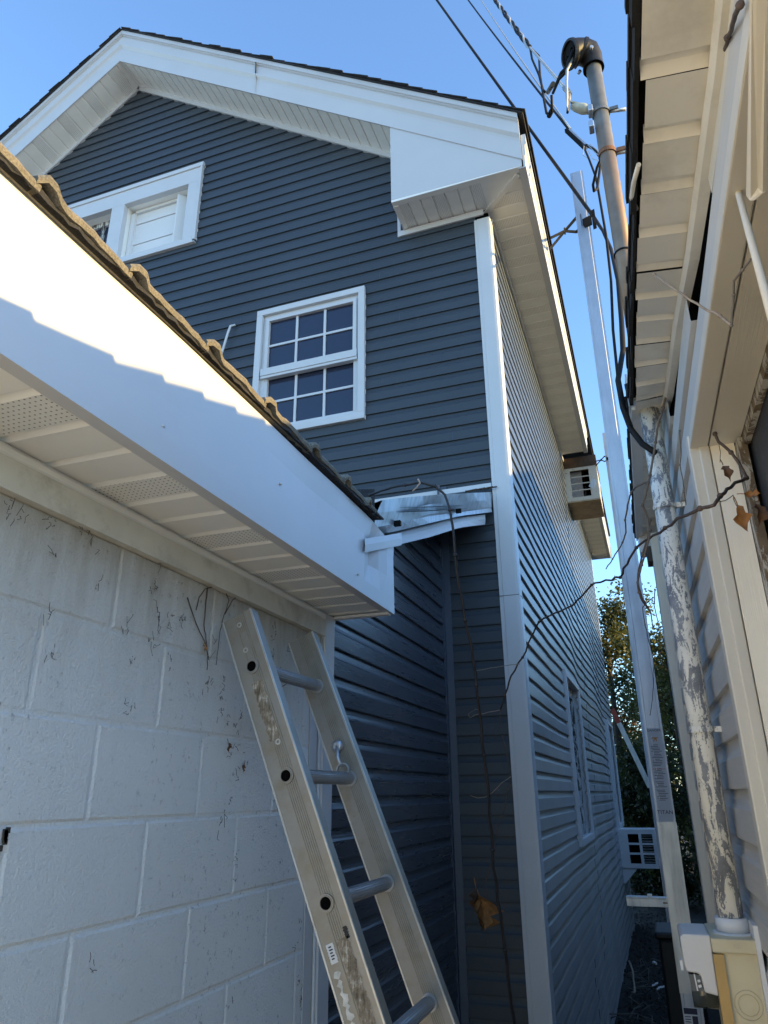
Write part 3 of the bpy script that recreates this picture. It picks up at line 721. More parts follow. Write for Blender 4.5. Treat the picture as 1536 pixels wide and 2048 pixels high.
mb=MB(); p=[rb(.95,.124-.006,.93),rb(1.0,.112,.945),rb(1.05,.110,.96),rb(1.09,.1185,.968)]; mb.tube(p,.004,8); mb.build('loose_trim',M['soffit_old'],grey)
# torn lip at the end of the near soffit
mb=MB(); mb.prism([rb(2.13,.118,1.115),rb(2.13,.232,1.125),rb(2.19,.232,1.125),rb(2.19,.115,1.112)],V(0,0,.012)); mb.build('torn_soffit',M['soffit_old'],grey)
# far soffit and fascia
mb=MB(); soffit(mb,rb(2.2,.150,1.185),rb(3.62,.150,1.185),RN*.085,V(0,0,-1),pitch=.115,vent=None); mb.build('far_soffit',M['soffit_old'],grey)
mb=MB(); mb.prism([rb(2.2,.120,1.180),rb(3.64,.135,1.180),rb(3.64,.162,1.180),rb(2.2,.160,1.180)],V(0,0,.015)); mb.prism([rb(2.2,.116,1.178),rb(3.66,.131,1.178),rb(3.66,.137,1.178),rb(2.2,.122,1.178)],V(0,0,.11)); mb.build('far_fascia',M['meter_white'],grey)
mb=MB(); mb.prism([rb(3.60,.140,1.10),rb(3.60,.232,1.10),rb(3.70,.232,1.10),rb(3.70,.140,1.10)],V(0,0,.085)); mb.build('eave_end_box',M['meter_white'],grey)
mb=MB(); mb.prism([rb(3.50,.165,1.02),rb(3.50,.23,1.02),rb(3.60,.23,1.02),rb(3.60,.165,1.02)],V(0,0,.075)); mb.build('eave_bracket',M['bark'],grey)
# black shingle edge
mb=MB(); re_=random.Random(9); s=.42
def edge(s): 
    zo,D,zi=sof(s) if s<2.16 else (1.19+.01*(s-2.2),.128+.008*(s-2.2),0)
    return zo,D
while s<3.70:
    e=s+re_.uniform(.05,.11); e=min(e,3.72)
    z0,D0=edge(s); z1,D1=edge(min(e,3.7)); j=re_.uniform(-.004,.003)
    off=-.016 if s<2.16 else -.018
    a=rb(s,D0+off+j,z0+.030);b=rb(e,D1+off+j,z1+.030)
    mb.prism([a,b,rb(e,D1+.12,z1+.055),rb(s,D0+.12,z0+.055)],V(0,0,.014))
    mb.prism([rb(s,D0+off+.004+j,z0+.002),rb(e,D1+off+.004+j,z1+.002),rb(e,D1+off+.011,z1+.002),rb(s,D0+off+.011,z0+.002)],V(0,0,.03))
    s=e
mb.build('shingle_edge',M['shingle_black'],grey)
# main hipped roof (out of frame, casts the stepped shadow)
mb=MB()
hip=[V(.13,.60,.955),V(.50,1.00,1.120),V(1.0,1.60,1.405),V(3.0,4.25,2.75),V(4.0,5.69,3.63)]
Rg=V(4.0,22,3.63); ev=[V(.17,3.7,1.36),V(1.3,3.9,1.30),V(1.3,22,1.30)]  # ridge and eave lengthened out of view to shade the alley end
mb.poly([hip[0],hip[1],ev[0]]); mb.poly([hip[1],hip[2],ev[1],ev[0]]); mb.poly([hip[2],hip[3],ev[1]]); mb.poly([hip[3],hip[4],ev[1]]); mb.poly([hip[4],Rg,ev[2],ev[1]])
f0=V(4,.3,.9);mb.poly([hip[0],V(4,.5,.95),hip[1]]);mb.poly([hip[1],V(4,.5,.95),hip[2]]);mb.poly([hip[2],V(4,.5,.95),hip[3]]);mb.poly([hip[3],V(4,.5,.95),hip[4]])
mb.poly([hip[4],V(4,.5,.95),V(7.9,.5,.95),]);mb.poly([hip[4],V(7.9,.5,.95),V(7.9,22,.95),Rg])
mb.poly([Rg,V(7.9,22,.95),ev[2]])
# stepped hip cap shingles
for a,b in zip(hip,hip[1:]):
    L_=(b-a).length; t=(b-a)/L_; n_=max(1,int(L_/.19))
    for k in range(n_):
        p=a+t*(L_*k/n_); mb.obox(p+V(.02,-.02,-.10),t*(L_/n_)+V(0,0,.014),V(.10,.02,0),V(0,0,.105))
mb.build('hip_roof',M['shingle_dark'],grey)
# window with deep head and jamb cladding
zh=.768
win=MB(); 
win.prism([rb(.44,.212,zh-.004),rb(1.745,.212,zh-.004),rb(1.745,.2335,zh-.004),rb(.44,.2335,zh-.004)],V(0,0,.034)); 
win.prism([rb(.44,.210,zh-.006),rb(1.700,.210,zh-.006),rb(1.700,.250,zh-.006),rb(.44,.250,zh-.006)],V(0,0,.008))
win.prism([rb(1.700,.2075,-.95),rb(1.745,.2075,-.95),rb(1.745,.2345,-.95),rb(1.700,.2345,-.95)],V(0,0,zh+.95+.03))
win.prism([rb(1.694,.2285,-.95),rb(1.7005,.2285,-.95),rb(1.7005,.252,-.95),rb(1.694,.252,-.95)],V(0,0,zh+.95-.004))
wf=win.build('window_casing',M['beige_plain'],grey,bevel=.004); wf['label']='beige clad casing around large dark screened window'
m=MB(); m.prism([rb(1.698,.254,-.95),rb(1.745,.254,-.95),rb(1.745,.306,-.95),rb(1.698,.306,-.95)],V(0,0,zh+.95-.006)); m.build('jamb',M['beige'],wf)
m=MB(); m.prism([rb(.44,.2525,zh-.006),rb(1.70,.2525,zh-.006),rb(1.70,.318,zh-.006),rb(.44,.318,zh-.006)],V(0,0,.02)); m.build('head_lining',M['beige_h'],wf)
m=MB(); m.prism([rb(1.66,.308,-.95),rb(1.71,.308,-.95),rb(1.71,.326,-.95),rb(1.66,.326,-.95)],V(0,0,zh+.95-.01)); m.prism([rb(.44,.3195,zh-.03),rb(1.66,.3195,zh-.03),rb(1.66,.333,zh-.03),rb(.44,.333,zh-.03)],V(0,0,.03)); m.build('window_stop',peel_mat('peeling window stop',(.45,.43,.38),(.18,.13,.08),.5,(30,30,14)),wf)
m=MB(); m.prism([rb(.44,.3345,-.95),rb(1.72,.3345,-.95),rb(1.72,.340,-.95),rb(.44,.340,-.95)],V(0,0,zh+.95-.02)); m.build('insect_screen',M['screen'],wf)
# frieze mouldings above the window head
mb=MB(); 
mb.prism([rb(.44,.218,.845),rb(1.0,.222,.885),rb(1.0,.2345,.885),rb(.44,.2345,.845)],V(0,0,.04)); mb.build('frieze_board',M['beige_plain'],grey)
# retracted awning arm and its rod
arm=thing('awning_arm','cream flat awning arm with rounded end against the grey wall','awning arm',tuple(rb(.75,.2,.8)))
mb=MB(); q=[atS(1497,-40,.55),atS(1512,-40,.55),atS(1517,395,.80),atS(1510,404,.80),atS(1498,404,.80),atS(1490,392,.80)]
mb.prism(q,RN*.010+RD*-.012); mb.build('flat_bar',M['beige_plain'],arm,bevel=.003)
rod=MB(); a=atS(1465,342,.93); b=atS(1548,650,.66); rod.tube([a,a*.97+b*.03,b],.0042,10,rs=[.0030,.0042,.0042]); tag(rod.build('support_rod',M['beige_plain']),'thin cream metal rod slanting down beside the window head','rod')

# ================================================================== SERVICE MAST
mast=thing('service_mast','tall galvanised electric service mast with flaking paint rising through the eave','service mast',tuple(rb(2.165,.17,-.3)))
mb=MB(); mb.tube([rb(2.17,.17,-.29),rb(2.165,.17,.4),rb(2.165,.17,1.20)],.0295,28); mb.build('conduit',M['conduit'],mast)
mb=MB(); mb.tube([rb(2.165,.17,1.20),rb(2.165,.17,2.0),rb(2.165,.17,2.665)],.0290,28); mb.build('upper_pipe',M['mast'],mast)
def strap(z,mat,ear=True,w=.016,lug=RN):
    m=MB(); m.ring(rb(2.165,.17,z),V(0,0,1),.0295,.0335,w,24)
    if ear: m.cbox(rb(2.165,.17,z+w/2)+lug*.048+RD*-.006,lug*.030,RD*.012,V(0,0,w*.9))
    m.build('strap',mat,mast,)
strap(.785,M['conduit']); strap(.145,M['conduit']); strap(2.405,M['mast']); strap(2.195,M['rust'],w=.02); strap(1.74,M['cable'],False,.006)
for za,zb_,xb in ((2.413,2.40,.26),(2.20,2.19,.28)): mb=MB(); mb.tube([rb(2.165,.2,za),rb(2.165,xb,zb_)],.0075,8); mb.build('clamp_bolt',M['galv'],mast)
for D_,z_ in ((.133,2.41),(.128,2.33)): mb=MB(); mb.cbox(rb(2.14,D_,z_),RN*.018,RD*.04,V(0,0,.03)); mb.build('clamp_ear',M['galv'],mast,bevel=.003)
# weather head: domed hood reaching out to the left, dark mouth with wire holes
wh=MB()
prof=[]
ctr=rb(2.165,.17,2.665)
out=(-RN*.86-RD*.5).normalized()      # hood faces left and a little to the camera
side=out.cross(V(0,0,1)).normalized()
vs=[];nseg=16
path=[(-.040,.000,.036,.036),(-.036,.045,.040,.040),(-.02,.090,.044,.034),(.02,.113,.046,.030),(.055,.108,.052,.040),(.082,.085,.056,.052),(.096,.070,.055,.055)]
# sweep elliptical rings from collar over the dome to the mouth
rings=[]
cen=[(V(0,0,-.01),V(0,0,1),.0375),(V(0,0,.02),V(0,0,1),.0385),(V(0,0,.045)+out*.003,(V(0,0,1)+out*.25),.043),(V(0,0,.07)+out*.016,(V(0,0,1)+out*.9),.050),(V(0,0,.070)+out*.045,(V(0,0,.30)+out),.053),(V(0,0,.058)+out*.072,(V(0,0,-.10)+out),.053),(V(0,0,.047)+out*.092,(V(0,0,-.28)+out),.052)]
for c,t,r in cen:
    t=t.normalized(); u_=side; w_=t.cross(u_).normalized()
    rings.append([ctr+c+u_*(math.cos(2*math.pi*k/24)*r)+w_*(math.sin(2*math.pi*k/24)*r) for k in range(24)])
vs=[p for r_ in rings for p in r_]
wh.add(vs,[(i*24+k,i*24+(k+1)%24,(i+1)*24+(k+1)%24,(i+1)*24+k) for i in range(len(rings)-1) for k in range(24)],0,True)
wh.ring(ctr+V(0,0,-.012),V(0,0,1),.030,.041,.016,24)
wh.ring(ctr+V(0,0,.047)+out*.090,(V(0,0,-.28)+out).normalized(),.047,.057,.010,28)
wh.ring(ctr+V(0,0,.066)+out*.040,(V(0,0,.30)+out).normalized(),.050,.0575,.012,28)
wob=wh.build('weather_head',M['weather'],mast)
mth=MB(); t=(V(0,0,-.28)+out).normalized(); cm=ctr+V(0,0,.047)+out*.090; w_=t.cross(side).normalized()
mth.poly([cm+side*(math.cos(2*math.pi*k/24)*.049)+w_*(math.sin(2*math.pi*k/24)*.049) for k in range(24)]); 
mth.ring(cm+side*.018,t,.010,.016,.006,16); mth.ring(cm-side*.018,t,.010,.016,.006,16); mth.ring(cm+w_*.022,t,.010,.016,.006,16); mth.build('mouth_plate',M['rubber'],wob)
for sg in (-1,1): bl=MB(); bl.tube([ctr+side*sg*.045+out*.03+V(0,0,.03),ctr+side*sg*.058+out*.032+V(0,0,.03)],.007,8); bl.build('hood_screw',M['galv'],wob)
# insulator clevis on the mast
clv=thing('wire_insulator','pale knuckle shaped insulator clamped to the mast, holding the twisted wire','insulator',tuple(rb(2.13,.12,2.43)))
m=MB(); a=atS(1142,212,2.14); b=atS(1183,222,2.14); d_=(b-a); m.tube([a+V(0,0,-.004),a*.75+b*.25,a*.4+b*.6,b],.02,12,rs=[.009,.017,.021,.012]); m.cbox(a*.55+b*.45+V(0,0,.012),d_*.9,RD*.026,V(0,0,.007)); m.build('body',M['porcelain'],clv,)

# ================================================================== METER BOX
box=thing('meter_socket','tall cream metal meter box with rust stained edge under the conduit','electric box',tuple(rb(2.2,.17,-1.2)))
m=MB(); m.prism([rb(2.10,.118,-1.25),rb(2.10,.2185,-1.25),rb(2.30,.2185,-1.25),rb(2.30,.118,-1.25)],V(0,0,.925)); m.prism([rb(2.085,.112,-.352),rb(2.085,.214,-.352),rb(2.31,.214,-.352),rb(2.31,.112,-.352)],V(0,0,.030)); m.build('case',M['cream_box'],box,bevel=.004)
m=MB(); m.prism([rb(2.088,.112,-1.25),rb(2.088,.135,-1.25),rb(2.10,.135,-1.25),rb(2.10,.112,-1.25)],V(0,0,.895)); m.build('cover_edge',M['rust_edge'],box)
m=MB(); m.prism([rb(2.07,.206,-1.25),rb(2.07,.216,-1.25),rb(2.30,.216,-1.25),rb(2.30,.206,-1.25)],V(0,0,.96)); m.build('side_flange',M['ac_white'],box)
m=MB(); m.tube([rb(2.17,.17,-.335),rb(2.17,.17,-.318)],.046,24); m.tube([rb(2.17,.17,-.318),rb(2.17,.17,-.287)],.038,24); m.build('hub',M['ac_white'],box)
m=MB(); m.ring(rb(2.084,.165,-.337),-RD,.004,.006,.001,14); m.build('screw',M['cream_box'],box)
for r in (.022,.030): m=MB(); m.ring(rb(2.0985,.172,-.455),-RD,r-.0012,r,.0012,28); m.build('knockout',M['cream_box'],box)
met=thing('electric_meter','white hooded electric meter with glass window on the cream box','electric meter',tuple(rb(2.2,.08,-.42)))
m=MB(); 
sec=[(.112,-.318),(.052,-.318),(.044,-.324),(.046,-.376),(.049,-.396),(.075,-.399),(.079,-.404),(.083,-.436),(.112,-.442)]
m.prism([rb(2.10,D,z) for D,z in sec],RD*.17); mo=m.build('cover',M['meter_white'],met,bevel=.004)
m=MB(); m.tube([rb(2.185,.113,-.445),rb(2.185,.057,-.445)],.040,28); m.build('glass_dome',M['lens'],met)
m=MB(); m.prism([rb(2.105,.053,-.402),rb(2.105,.078,-.402),rb(2.105,.081,-.434),rb(2.105,.056,-.436)],RD*.13); m.build('window',M['lens'],met)
m=MB(); m.prism([rb(2.1035,.0635,-.401),rb(2.1035,.0665,-.401),rb(2.1035,.0690,-.434),rb(2.1035,.0660,-.434)],RD*.12); m.prism([rb(2.103,.070,-.412),rb(2.103,.076,-.411),rb(2.103,.0765,-.416),rb(2.103,.0705,-.417)],RD*.004); m.prism([rb(2.103,.070,-.423),rb(2.103,.077,-.421),rb(2.103,.078,-.426),rb(2.103,.071,-.428)],RD*.004); m.build('dial',M['paper'],met)
m=MB(); m.cbox(rb(2.12,.040,-.385),RN*.006,RD*.02,V(0,0,.022)); m.build('seal_tab',M['ac_white'],met)

# ================================================================== POLES
def pole(name,label,cx,cy,zb,zt,wd,dp,mat,tilt=0):
    t=thing(name,label,'scaffold pole',(cx,cy,zb),'vertical aluminium poles in the alley')
    m=MB(); r=.006
    pts=[(-wd/2,-dp/2),(-wd/2+.012,-dp/2),(-wd/2+.014,-dp/2-.003),(wd/2-.014,-dp/2-.003),(wd/2-.012,-dp/2),(wd/2,-dp/2),(wd/2,dp/2),(-wd/2,dp/2)]
    m.prism([(cx+x,cy+y,zb) for x,y in pts],V(0,0,zt-zb)); z=zb+.1
    while z<zt-.05: m.cbox((cx+wd/2+.0006,cy-.006,z),V(.0012,0,0),V(0,.022,0),V(0,0,.016),1); z+=.0254*1.6
    m.build('shaft',[mat,M['galv']],t)
    return t
PA=4.2; pax=.5*(at(1320,1700,1,PA).x+at(1360,1700,1,PA).x)+.002
polA=pole('scaffold_pole','tallest bright aluminium scaffold pole with warning label, in the alley',pax,PA,GZ,at(1158,352,1,PA).z,.088,.088,M['alu_new'])
PB=8.6; polB=pole('scaffold_pole','shorter bare aluminium scaffold pole standing behind the labelled one',at(1212,868,1,PB).x,PB,GZ,at(1211,868,1,PB).z,.088,.088,M['alu_new'])
yf=PA-.044-.0035
def onA(v): return at(1340,v,1,yf).z
ztop,zbot=onA(1455),onA(1643)
m=MB(); m.box((pax-.034,yf-.0010,zbot),(pax+.034,yf-.0002,ztop)); labmb=m
RX_,UZ=V(1,0,0),V(0,0,1)
text('lettering','DANGER',.0165,(pax,yf-.0014,ztop-.012),RX_,UZ,M['ink'],polA)
m=MB(); 
m.box((pax-.016,yf-.0013,ztop-.052),(pax+.014,yf-.0011,ztop-.046)); m.obox(V(pax-.012,yf-.0013,ztop-.066),V(.010,0,.016),V(.006,0,0),V(0,.0002,0)); m.obox(V(pax+.004,yf-.0013,ztop-.066),V(-.004,0,.016),V(.006,0,0),V(0,.0002,0)); m.build('symbol',M['orange'],polA)
m=MB(); rl=random.Random(8); z=ztop-.085
while z>zbot+.085:
    if rl.random()<.85: m.box((pax-.026+rl.choice((0,.006)),yf-.0013,z),(pax+rl.uniform(.008,.028),yf-.0011,z+.0026))
    z-=.0078
m.build('fine_print',M['ink'],polA)
text('lettering','INSTRUCTIONS',.0085,(pax,yf-.0014,(ztop*.55+zbot*.45)),RX_,UZ,M['red'],polA)
text('lettering','TITAN',.026,(pax,yf-.0014,zbot+.042),RX_,UZ,M['ink'],polA)
m=labmb; rl=random.Random(4); z=zbot-.03
while z<ztop+.02:
    m.obox(V(pax-.022+.006*math.sin(z*9)+rl.uniform(-.003,.003),yf-.0016,z),V(rl.uniform(-.004,.004),0,rl.uniform(.006,.018)),V(.0028,0,0),V(0,.0004,0),1); z+=rl.uniform(.012,.05)
m.build('warning_label',[M['label_grey'],M['paper']],polA)
zs=onA(2012)
m=MB(); m.box((pax-.040,yf-.0010,zs-.09),(pax+.020,yf-.0002,zs)); s_=m.build('maker_label',M['paper'],polA)
m=MB(); m.box((pax-.039,yf-.0014,zs-.026),(pax+.019,yf-.0011,zs-.002)); m.box((pax-.006,yf-.0014,zs-.07),(pax+.018,yf-.0011,zs-.032)); 
for i in range(4): m.box((pax-.037,yf-.0014,zs-.038-.010*i),(pax-.012,yf-.0011,zs-.0345-.010*i))
m.build('label_print',M['navy'],s_)
# bright bare band below the label
m=MB(); m.box((pax-.046,yf-.0006,onA(1985)),(pax+.046,yf+.002,zbot-.002)); m.build('worn_band',M['alu'],polA)
# horizontal brace near the ground
br=thing('wall_brace','horizontal grey aluminium brace arm between the blue wall and the poles','brace',(-.2,5.5,-.65))
a=at(1262,1795,1,5.6); b=at(1357,1795,1,5.6); c=at(1357,1814,1,5.6); h=a.z-c.z
m=MB(); m.box((a.x-.03,5.58,c.z-.004),(b.x,5.66,a.z)); m.build('channel',M['galv'],br,bevel=.002)
m=MB(); m.box((a.x-.03,5.574,a.z+.001),(b.x,5.666,a.z+.006)); m.cbox((a.x*.6+b.x*.4,5.62,a.z+.014),V(.03,0,0),V(0,.03,0),V(0,0,.016)); m.cbox((b.x,5.575,(a.z+c.z)/2),V(.016,0,0),V(0,.014,0),V(0,0,h*1.25)); m.build('end_fitting',M['alu'],br)
m=MB(); m.box((b.x-.10,5.5778,(a.z+c.z)/2-.003),(b.x-.03,5.5795,(a.z+c.z)/2+.003)); m.build('slot_shade',M['shade_black'],br)  # black strip painted as the shade in the slot
# leaning ladder far down the alley
l3=thing('leaning_ladder','distant aluminium ladder with red tips leaning across the end of the alley','ladder',(-.1,13.9,GZ))
Y3=13.9; a=at(1224,1418,1,Y3); b=at(1342,1662,1,Y3); dv=(b-a); dl=dv.length; dn=dv/dl; sd=V(-dn.z,0,dn.x)
def rail3(y,nm='rail'):
    m=MB(); m.obox(V(a.x,y,a.z)+dn*.25-sd*.04,dn*(dl-.45),sd*.08,V(0,.03,0)); o=m.build(nm,M['alu'],l3)
    m=MB(); m.obox(V(a.x,y-.003,a.z)-sd*.042,dn*.26,sd*.084,V(0,.036,0)); m.build('red_tip',M['red'],o); m=MB(); m.obox(V(a.x,y-.003,a.z)+dn*(dl-.22)-sd*.042,dn*.26,sd*.084,V(0,.036,0)); m.build('red_tip',M['red'],o)
    m=MB(); m.obox(V(a.x,y-.003,a.z)+dn*(dl*.66)-sd*.06,dn*.14,sd*.12,V(0,.04,0)); m.build('hinge',M['rubber'],o)
rail3(Y3); rail3(Y3+.38)
for i in range(9):
    m=MB(); p=V(a.x,Y3+.03,a.z)+dn*(.3+i*.3); 
    if .3+i*.3<dl-.2: m.tube([p,p+V(0,.36,0)],.014,8); m.build('rung',M['tread'],l3)

# ================================================================== FRONT LADDER
lad=thing('aluminium_ladder','weathered aluminium ladder leaning against the white block wall','ladder',(-.2,1.9,GZ))
LD=V(.383,0,-.9237).normalized(); LW=V(.9237,0,.383).normalized()
T0=V(-.984,0,.320)          # first rung axis in the x,z plane
def rail(y,inner,top,lbl=None):
    P=T0-LD*top+V(0,y,0); L=(T0.z+top*.92-GZ)/.9237; w_=.0445
    m=MB(); s=inner
    sec=[(-w_,0),(w_,0),(w_,.040*s),(w_-.003,.040*s),(w_-.003,.0035*s),(-w_+.003,.0035*s),(-w_+.003,.040*s),(-w_,.040*s)]
    m.prism([P+LW*a+V(0,b,0) for a,b in sec],LD*L)
    # bead along both flange edges and fine grooves on the web
    for e in (-1,1): m.m; n0=len(m.f); m.prism([P+LW*(e*w_-.0022)+V(0,-.0022*s,0),P+LW*(e*w_+.0022)+V(0,-.0022*s,0),P+LW*(e*w_+.0022)+V(0,.004*s,0),P+LW*(e*w_-.0022)+V(0,.004*s,0)],LD*L,1)
    o=m.build('rail',[M['ladder'],M['alu']],lad)
    yy=y+(-.0006 if s>0 else .0006)
    g_=MB()
    yface=y if s>0 else y
    for i in range(6):
        a=-.012+.0055*i+.004
        f0=yface-.0008 
        g_.obox(P+LW*a+V(0,-.0009,0)+LD*.0,LD*L,LW*.0022,V(0,.0007,0))
    g_.build('groove',M['groove'],o)
    return o,P
YN,YFAR=1.705,2.12
rn,PN=rail(YN,1,.155)
rf,PF=rail(YFAR-.0,1,.175)
for i in range(8):
    c=T0+LD*(.2985*i)
    m=MB(); m.tube([c+V(0,YN+.004,0),c+V(0,YFAR,0)],.0165,20)
    for k in range(20):
        an=2*math.pi*k/20; d=V(math.cos(an),0,math.sin(an))*.0174
        m.obox(c+V(0,YN+.035,0)+d-V(.0007,0,.0007),V(.0014,0,0),V(0,YFAR-YN-.06,0),V(0,0,.0014))
    m.ring(c+V(0,YFAR-.001,0),V(0,-1,0),.016,.0225,.004,24)
    m.build('rung',M['tread'],lad)
    m=MB(); m.ring(c+V(0,YN-.0005,0),V(0,-1,0),.0138,.0205,.0042,28); m.ring(c+V(0,YN-.0047,0),V(0,-1,0),.0138,.0165,.0012,28); m.build('rung_collar',M['ladder'],lad)
    m=MB(); u=LW; w_=LD; m.poly([c+V(0,YN-.0026,0)+u*(math.cos(2*math.pi*k/24)*.0141)+w_*(math.sin(2*math.pi*k/24)*.0141) for k in range(24)]); m.build('rung_bore_shade',M['shade_black'],lad)  # black disc paints the shade inside the hollow rung
def patch(name,t0,t1,a0,a1,mat,seed,y=YN,rough=.003,parent=None):
    r=random.Random(seed); m=MB(); n=26; L_=[];Rr=[]
    for i in range(n+1):
        t=t0+(t1-t0)*i/n; b=T0+LD*t+V(0,y-.0011,0)
        L_.append(b+LW*(a0+r.uniform(-rough,rough))); Rr.append(b+LW*(a1+r.uniform(-rough,rough)))
    m.add(L_+Rr,[(i,n+1+i,n+2+i,i+1) for i in range(n)]); return m.build(name,mat,parent or lad)
def streaky():
    t=NT('worn label glue'); n=t.noise(1,8,.7,t.mapping((150,150,30),(0,R(-22.5),0))); n2=t.noise(40,8,.75)
    c=t.math('ADD',t.math('MULTIPLY',n,.5),t.math('MULTIPLY',n2,.5))
    t.col(t.ramp(c,[(.40,(.10,.075,.05)),(.52,(.26,.21,.155)),(.60,(.52,.49,.42))])); t.rgh(.8); t.bump(c,.4,.002); return t.m
M['glue']=streaky()
patch('label_residue',.045,.205,-.016,.014,M['glue'],1); patch('label_residue',.675,.86,-.004,.026,M['glue'],2); patch('label_residue',-.10,.0,-.004,.012,M['ladder'],3)
pl_=patch('torn_label',.675,.715,-.032,-.014,M['paper'],6,rough=.001); 
m=MB()
for i in range(5): 
    b=T0+LD*(.680+.006*i)+LW*(-.027)+V(0,YN-.0016,0); m.obox(b,LW*(.007+.002*(i%2)),LD*.0028,V(0,.0003,0))
m.build('label_print',M['ink'],pl_)
patch('torn_label',.73,.87,-.030,-.020,plain('torn white label',(.55,.54,.50),.7,.25,60),9,rough=.006)
patch('torn_label',.655,.68,.020,.030,M['ink'],12,rough=.002)
for t,a in ((-.125,0),(.213,.006),(-.05,-.004)): 
    c=T0+LD*t+LW*a+V(0,YN-.0006,0); m=MB(); m.ring(c,V(0,-1,0),.004,.0075,.0016,18); m.build('rivet',M['alu'],lad)
# rung lock / pulley hook on the far rail
hk=MB(); c=at(674,1492,1,YFAR-.012); hk.tube([c+V(0,.010,0),c+V(0,0,0),c+V(0,-.006,0)],.02,18,rs=[.018,.018,.010]); 
c2=at(690,1540,1,YFAR-.025); hk.tube([c,c*.5+c2*.5+V(-.006,-.012,0),c2+V(-.008,-.004,.01)],.006,8); hk.ring(c2+V(-.004,0,0),V(0,-1,0),.017,.021,.010,20); hk.build('pulley_bracket',M['galv'],lad)

# ================================================================== AIR CONDITIONERS
ub=thing('window_unit_box','weathered wooden air conditioner box with slatted front just under the blue eave','air conditioner',(-.46,9.3,3.53))
x0,x1,y0,y1,z0,z1=XR+.006,-.247,9.0,9.68,3.53,4.06
m=MB(); t=.02
m.box((x0,y0,z0+.001),(x0+.085,y0+t,z1-.06)); m.box((x1-.105,y0,z0+.001),(x1,y0+t,z1-.06)); m.box((x0+.085,y0,z0+.001),(x1-.105,y0+t,z0+.05)); m.box((x0+.085,y0,z1-.10),(x1-.105,y0+t,z1-.06))
for i in (1,2,3): zz=z0+.05+(z1-.15-z0)*i/4; m.box((x0+.085,y0+.004,zz-.006),(x1-.105,y0+t-.004,zz+.006))
m.build('front_panel',peel_mat('worn painted panel',(.50,.48,.43),(.30,.24,.18),.40,(20,20,20)),ub)
m=MB(); m.box((x0,y0+.021,z0+.02),(x0+.02,y1,z1-.06)); m.box((x1-.02,y0+.0205,z0+.02),(x1,y1,z1-.06)); m.box((x0,y1-.02,z0+.02),(x1,y1+.001,z1-.06)); m.build('side_panel',M['peel'],ub)
m=MB(); m.box((x0-.001,y0-.001,z0-.018),(x1+.002,y1+.003,z0)); m.build('bottom_panel',M['plywood'],ub)
m=MB(); m.box((x0,y0-.01,z1-.06),(x1+.006,y1,z1+.085)); m.build('top_board',M['rotwood'],ub)
m=MB(); m.box((x0+.05,y0+.10,z0+.01),(x0+.225,y0+.12,z1-.08)); m.build('cloth_filter',plain('grey fabric filter',(.36,.34,.34),.9,.15,30),ub)
m=MB(); m.box((x0+.26,y0+.14,z0+.01),(x1-.03,y0+.15,z1-.08)); m.build('inner_shade_sheet',M['shade_black'],ub)  # black sheet standing in for the shade inside the box
m=MB(); m.obox(V(x1-.07,y0-.004,z0+.13),V(.06,0,.11),V(-.055,0,.05),V(0,.003,0)); m.build('patch',M['galv'],ub)
la=thing('window_air_conditioner','white window air conditioner with louvred grille sticking out low on the side wall','air conditioner',(-.4,11.9,-1.0))
x0,x1,y0,y1,z0,z1=XR+.004,-.165,11.78,12.35,-1.0,-.50
m=MB(); m.box((x0,y0,z0),(x1,y0+.015,z0+.06)); m.box((x0,y0,z1-.06),(x1,y0+.015,z1)); m.box((x0,y0,z0+.06),(x0+.14,y0+.015,z1-.06)); m.box((x1-.04,y0,z0+.06),(x1,y0+.015,z1-.06)); xm=x0+.345*.95
m.box((x0+.14+.145,y0,z0+.06),(x0+.14+.185,y0+.015,z1-.06))
for i in (1,2): zz=z0+.06+(z1-z0-.12)*i/3; m.box((x0+.14,y0+.001,zz-.014),(x1-.04,y0+.0145,zz+.014))
m.build('grille_face',M['ac_white'],la)
m=MB(); m.box((x0,y0+.0155,z1-.015),(x1,y1,z1+.001)); m.box((x0,y0+.0155,z0),(x1,y1,z0+.015)); m.box((x1-.015,y0+.0155,z0+.015),(x1,y1,z1-.015)); m.box((x0,y1-.015,z0+.015),(x1-.015,y1,z1-.015)); m.build('case',M['ac_white'],la)
m=MB(); m.box((x0+.1,y0+.10,z0+.02),(x1-.02,y0+.11,z1-.02)); m.build('inner_shade_sheet',M['shade_black'],la)  # black sheet painted as shade behind the grille
m=MB(); zz=z0+.07
while zz<z1-.07: m.obox(V(x0+.33,y0+.03,zz),V(x1-x0-.37,0,0),V(0,.03,.012),V(0,0,.003)); zz+=.034
m.build('louvre',M['alu'],la)
m=MB(); m.prism([(x0,y0+.02,z0-.18),(x0,y0+.02,z0-.003),(x0+.22,y0+.02,z0-.003),(x0+.19,y0+.02,z0-.04),(x0+.03,y0+.02,z0-.2)],V(0,.03,0)); m.build('support_bracket',M['ac_white'],la)

# ================================================================== WIRES
def sag(a,b,s,n=24): return [a+(b-a)*(i/n)+V(0,0,-s*4*(i/n)*(1-i/n)) for i in range(n+1)]
def wire(name,label,pts,r,mat,cat='cable',group=None,n=8,parent=None):
    m=MB(); m.tube(pts,r,n); o=m.build(name,mat,parent)
    if parent is None: tag(o,label,cat,group)
    return o
KP=at(1186,432,1,3.95)
def far(u,v,d): r=ray(u,v).normalized(); return r*d
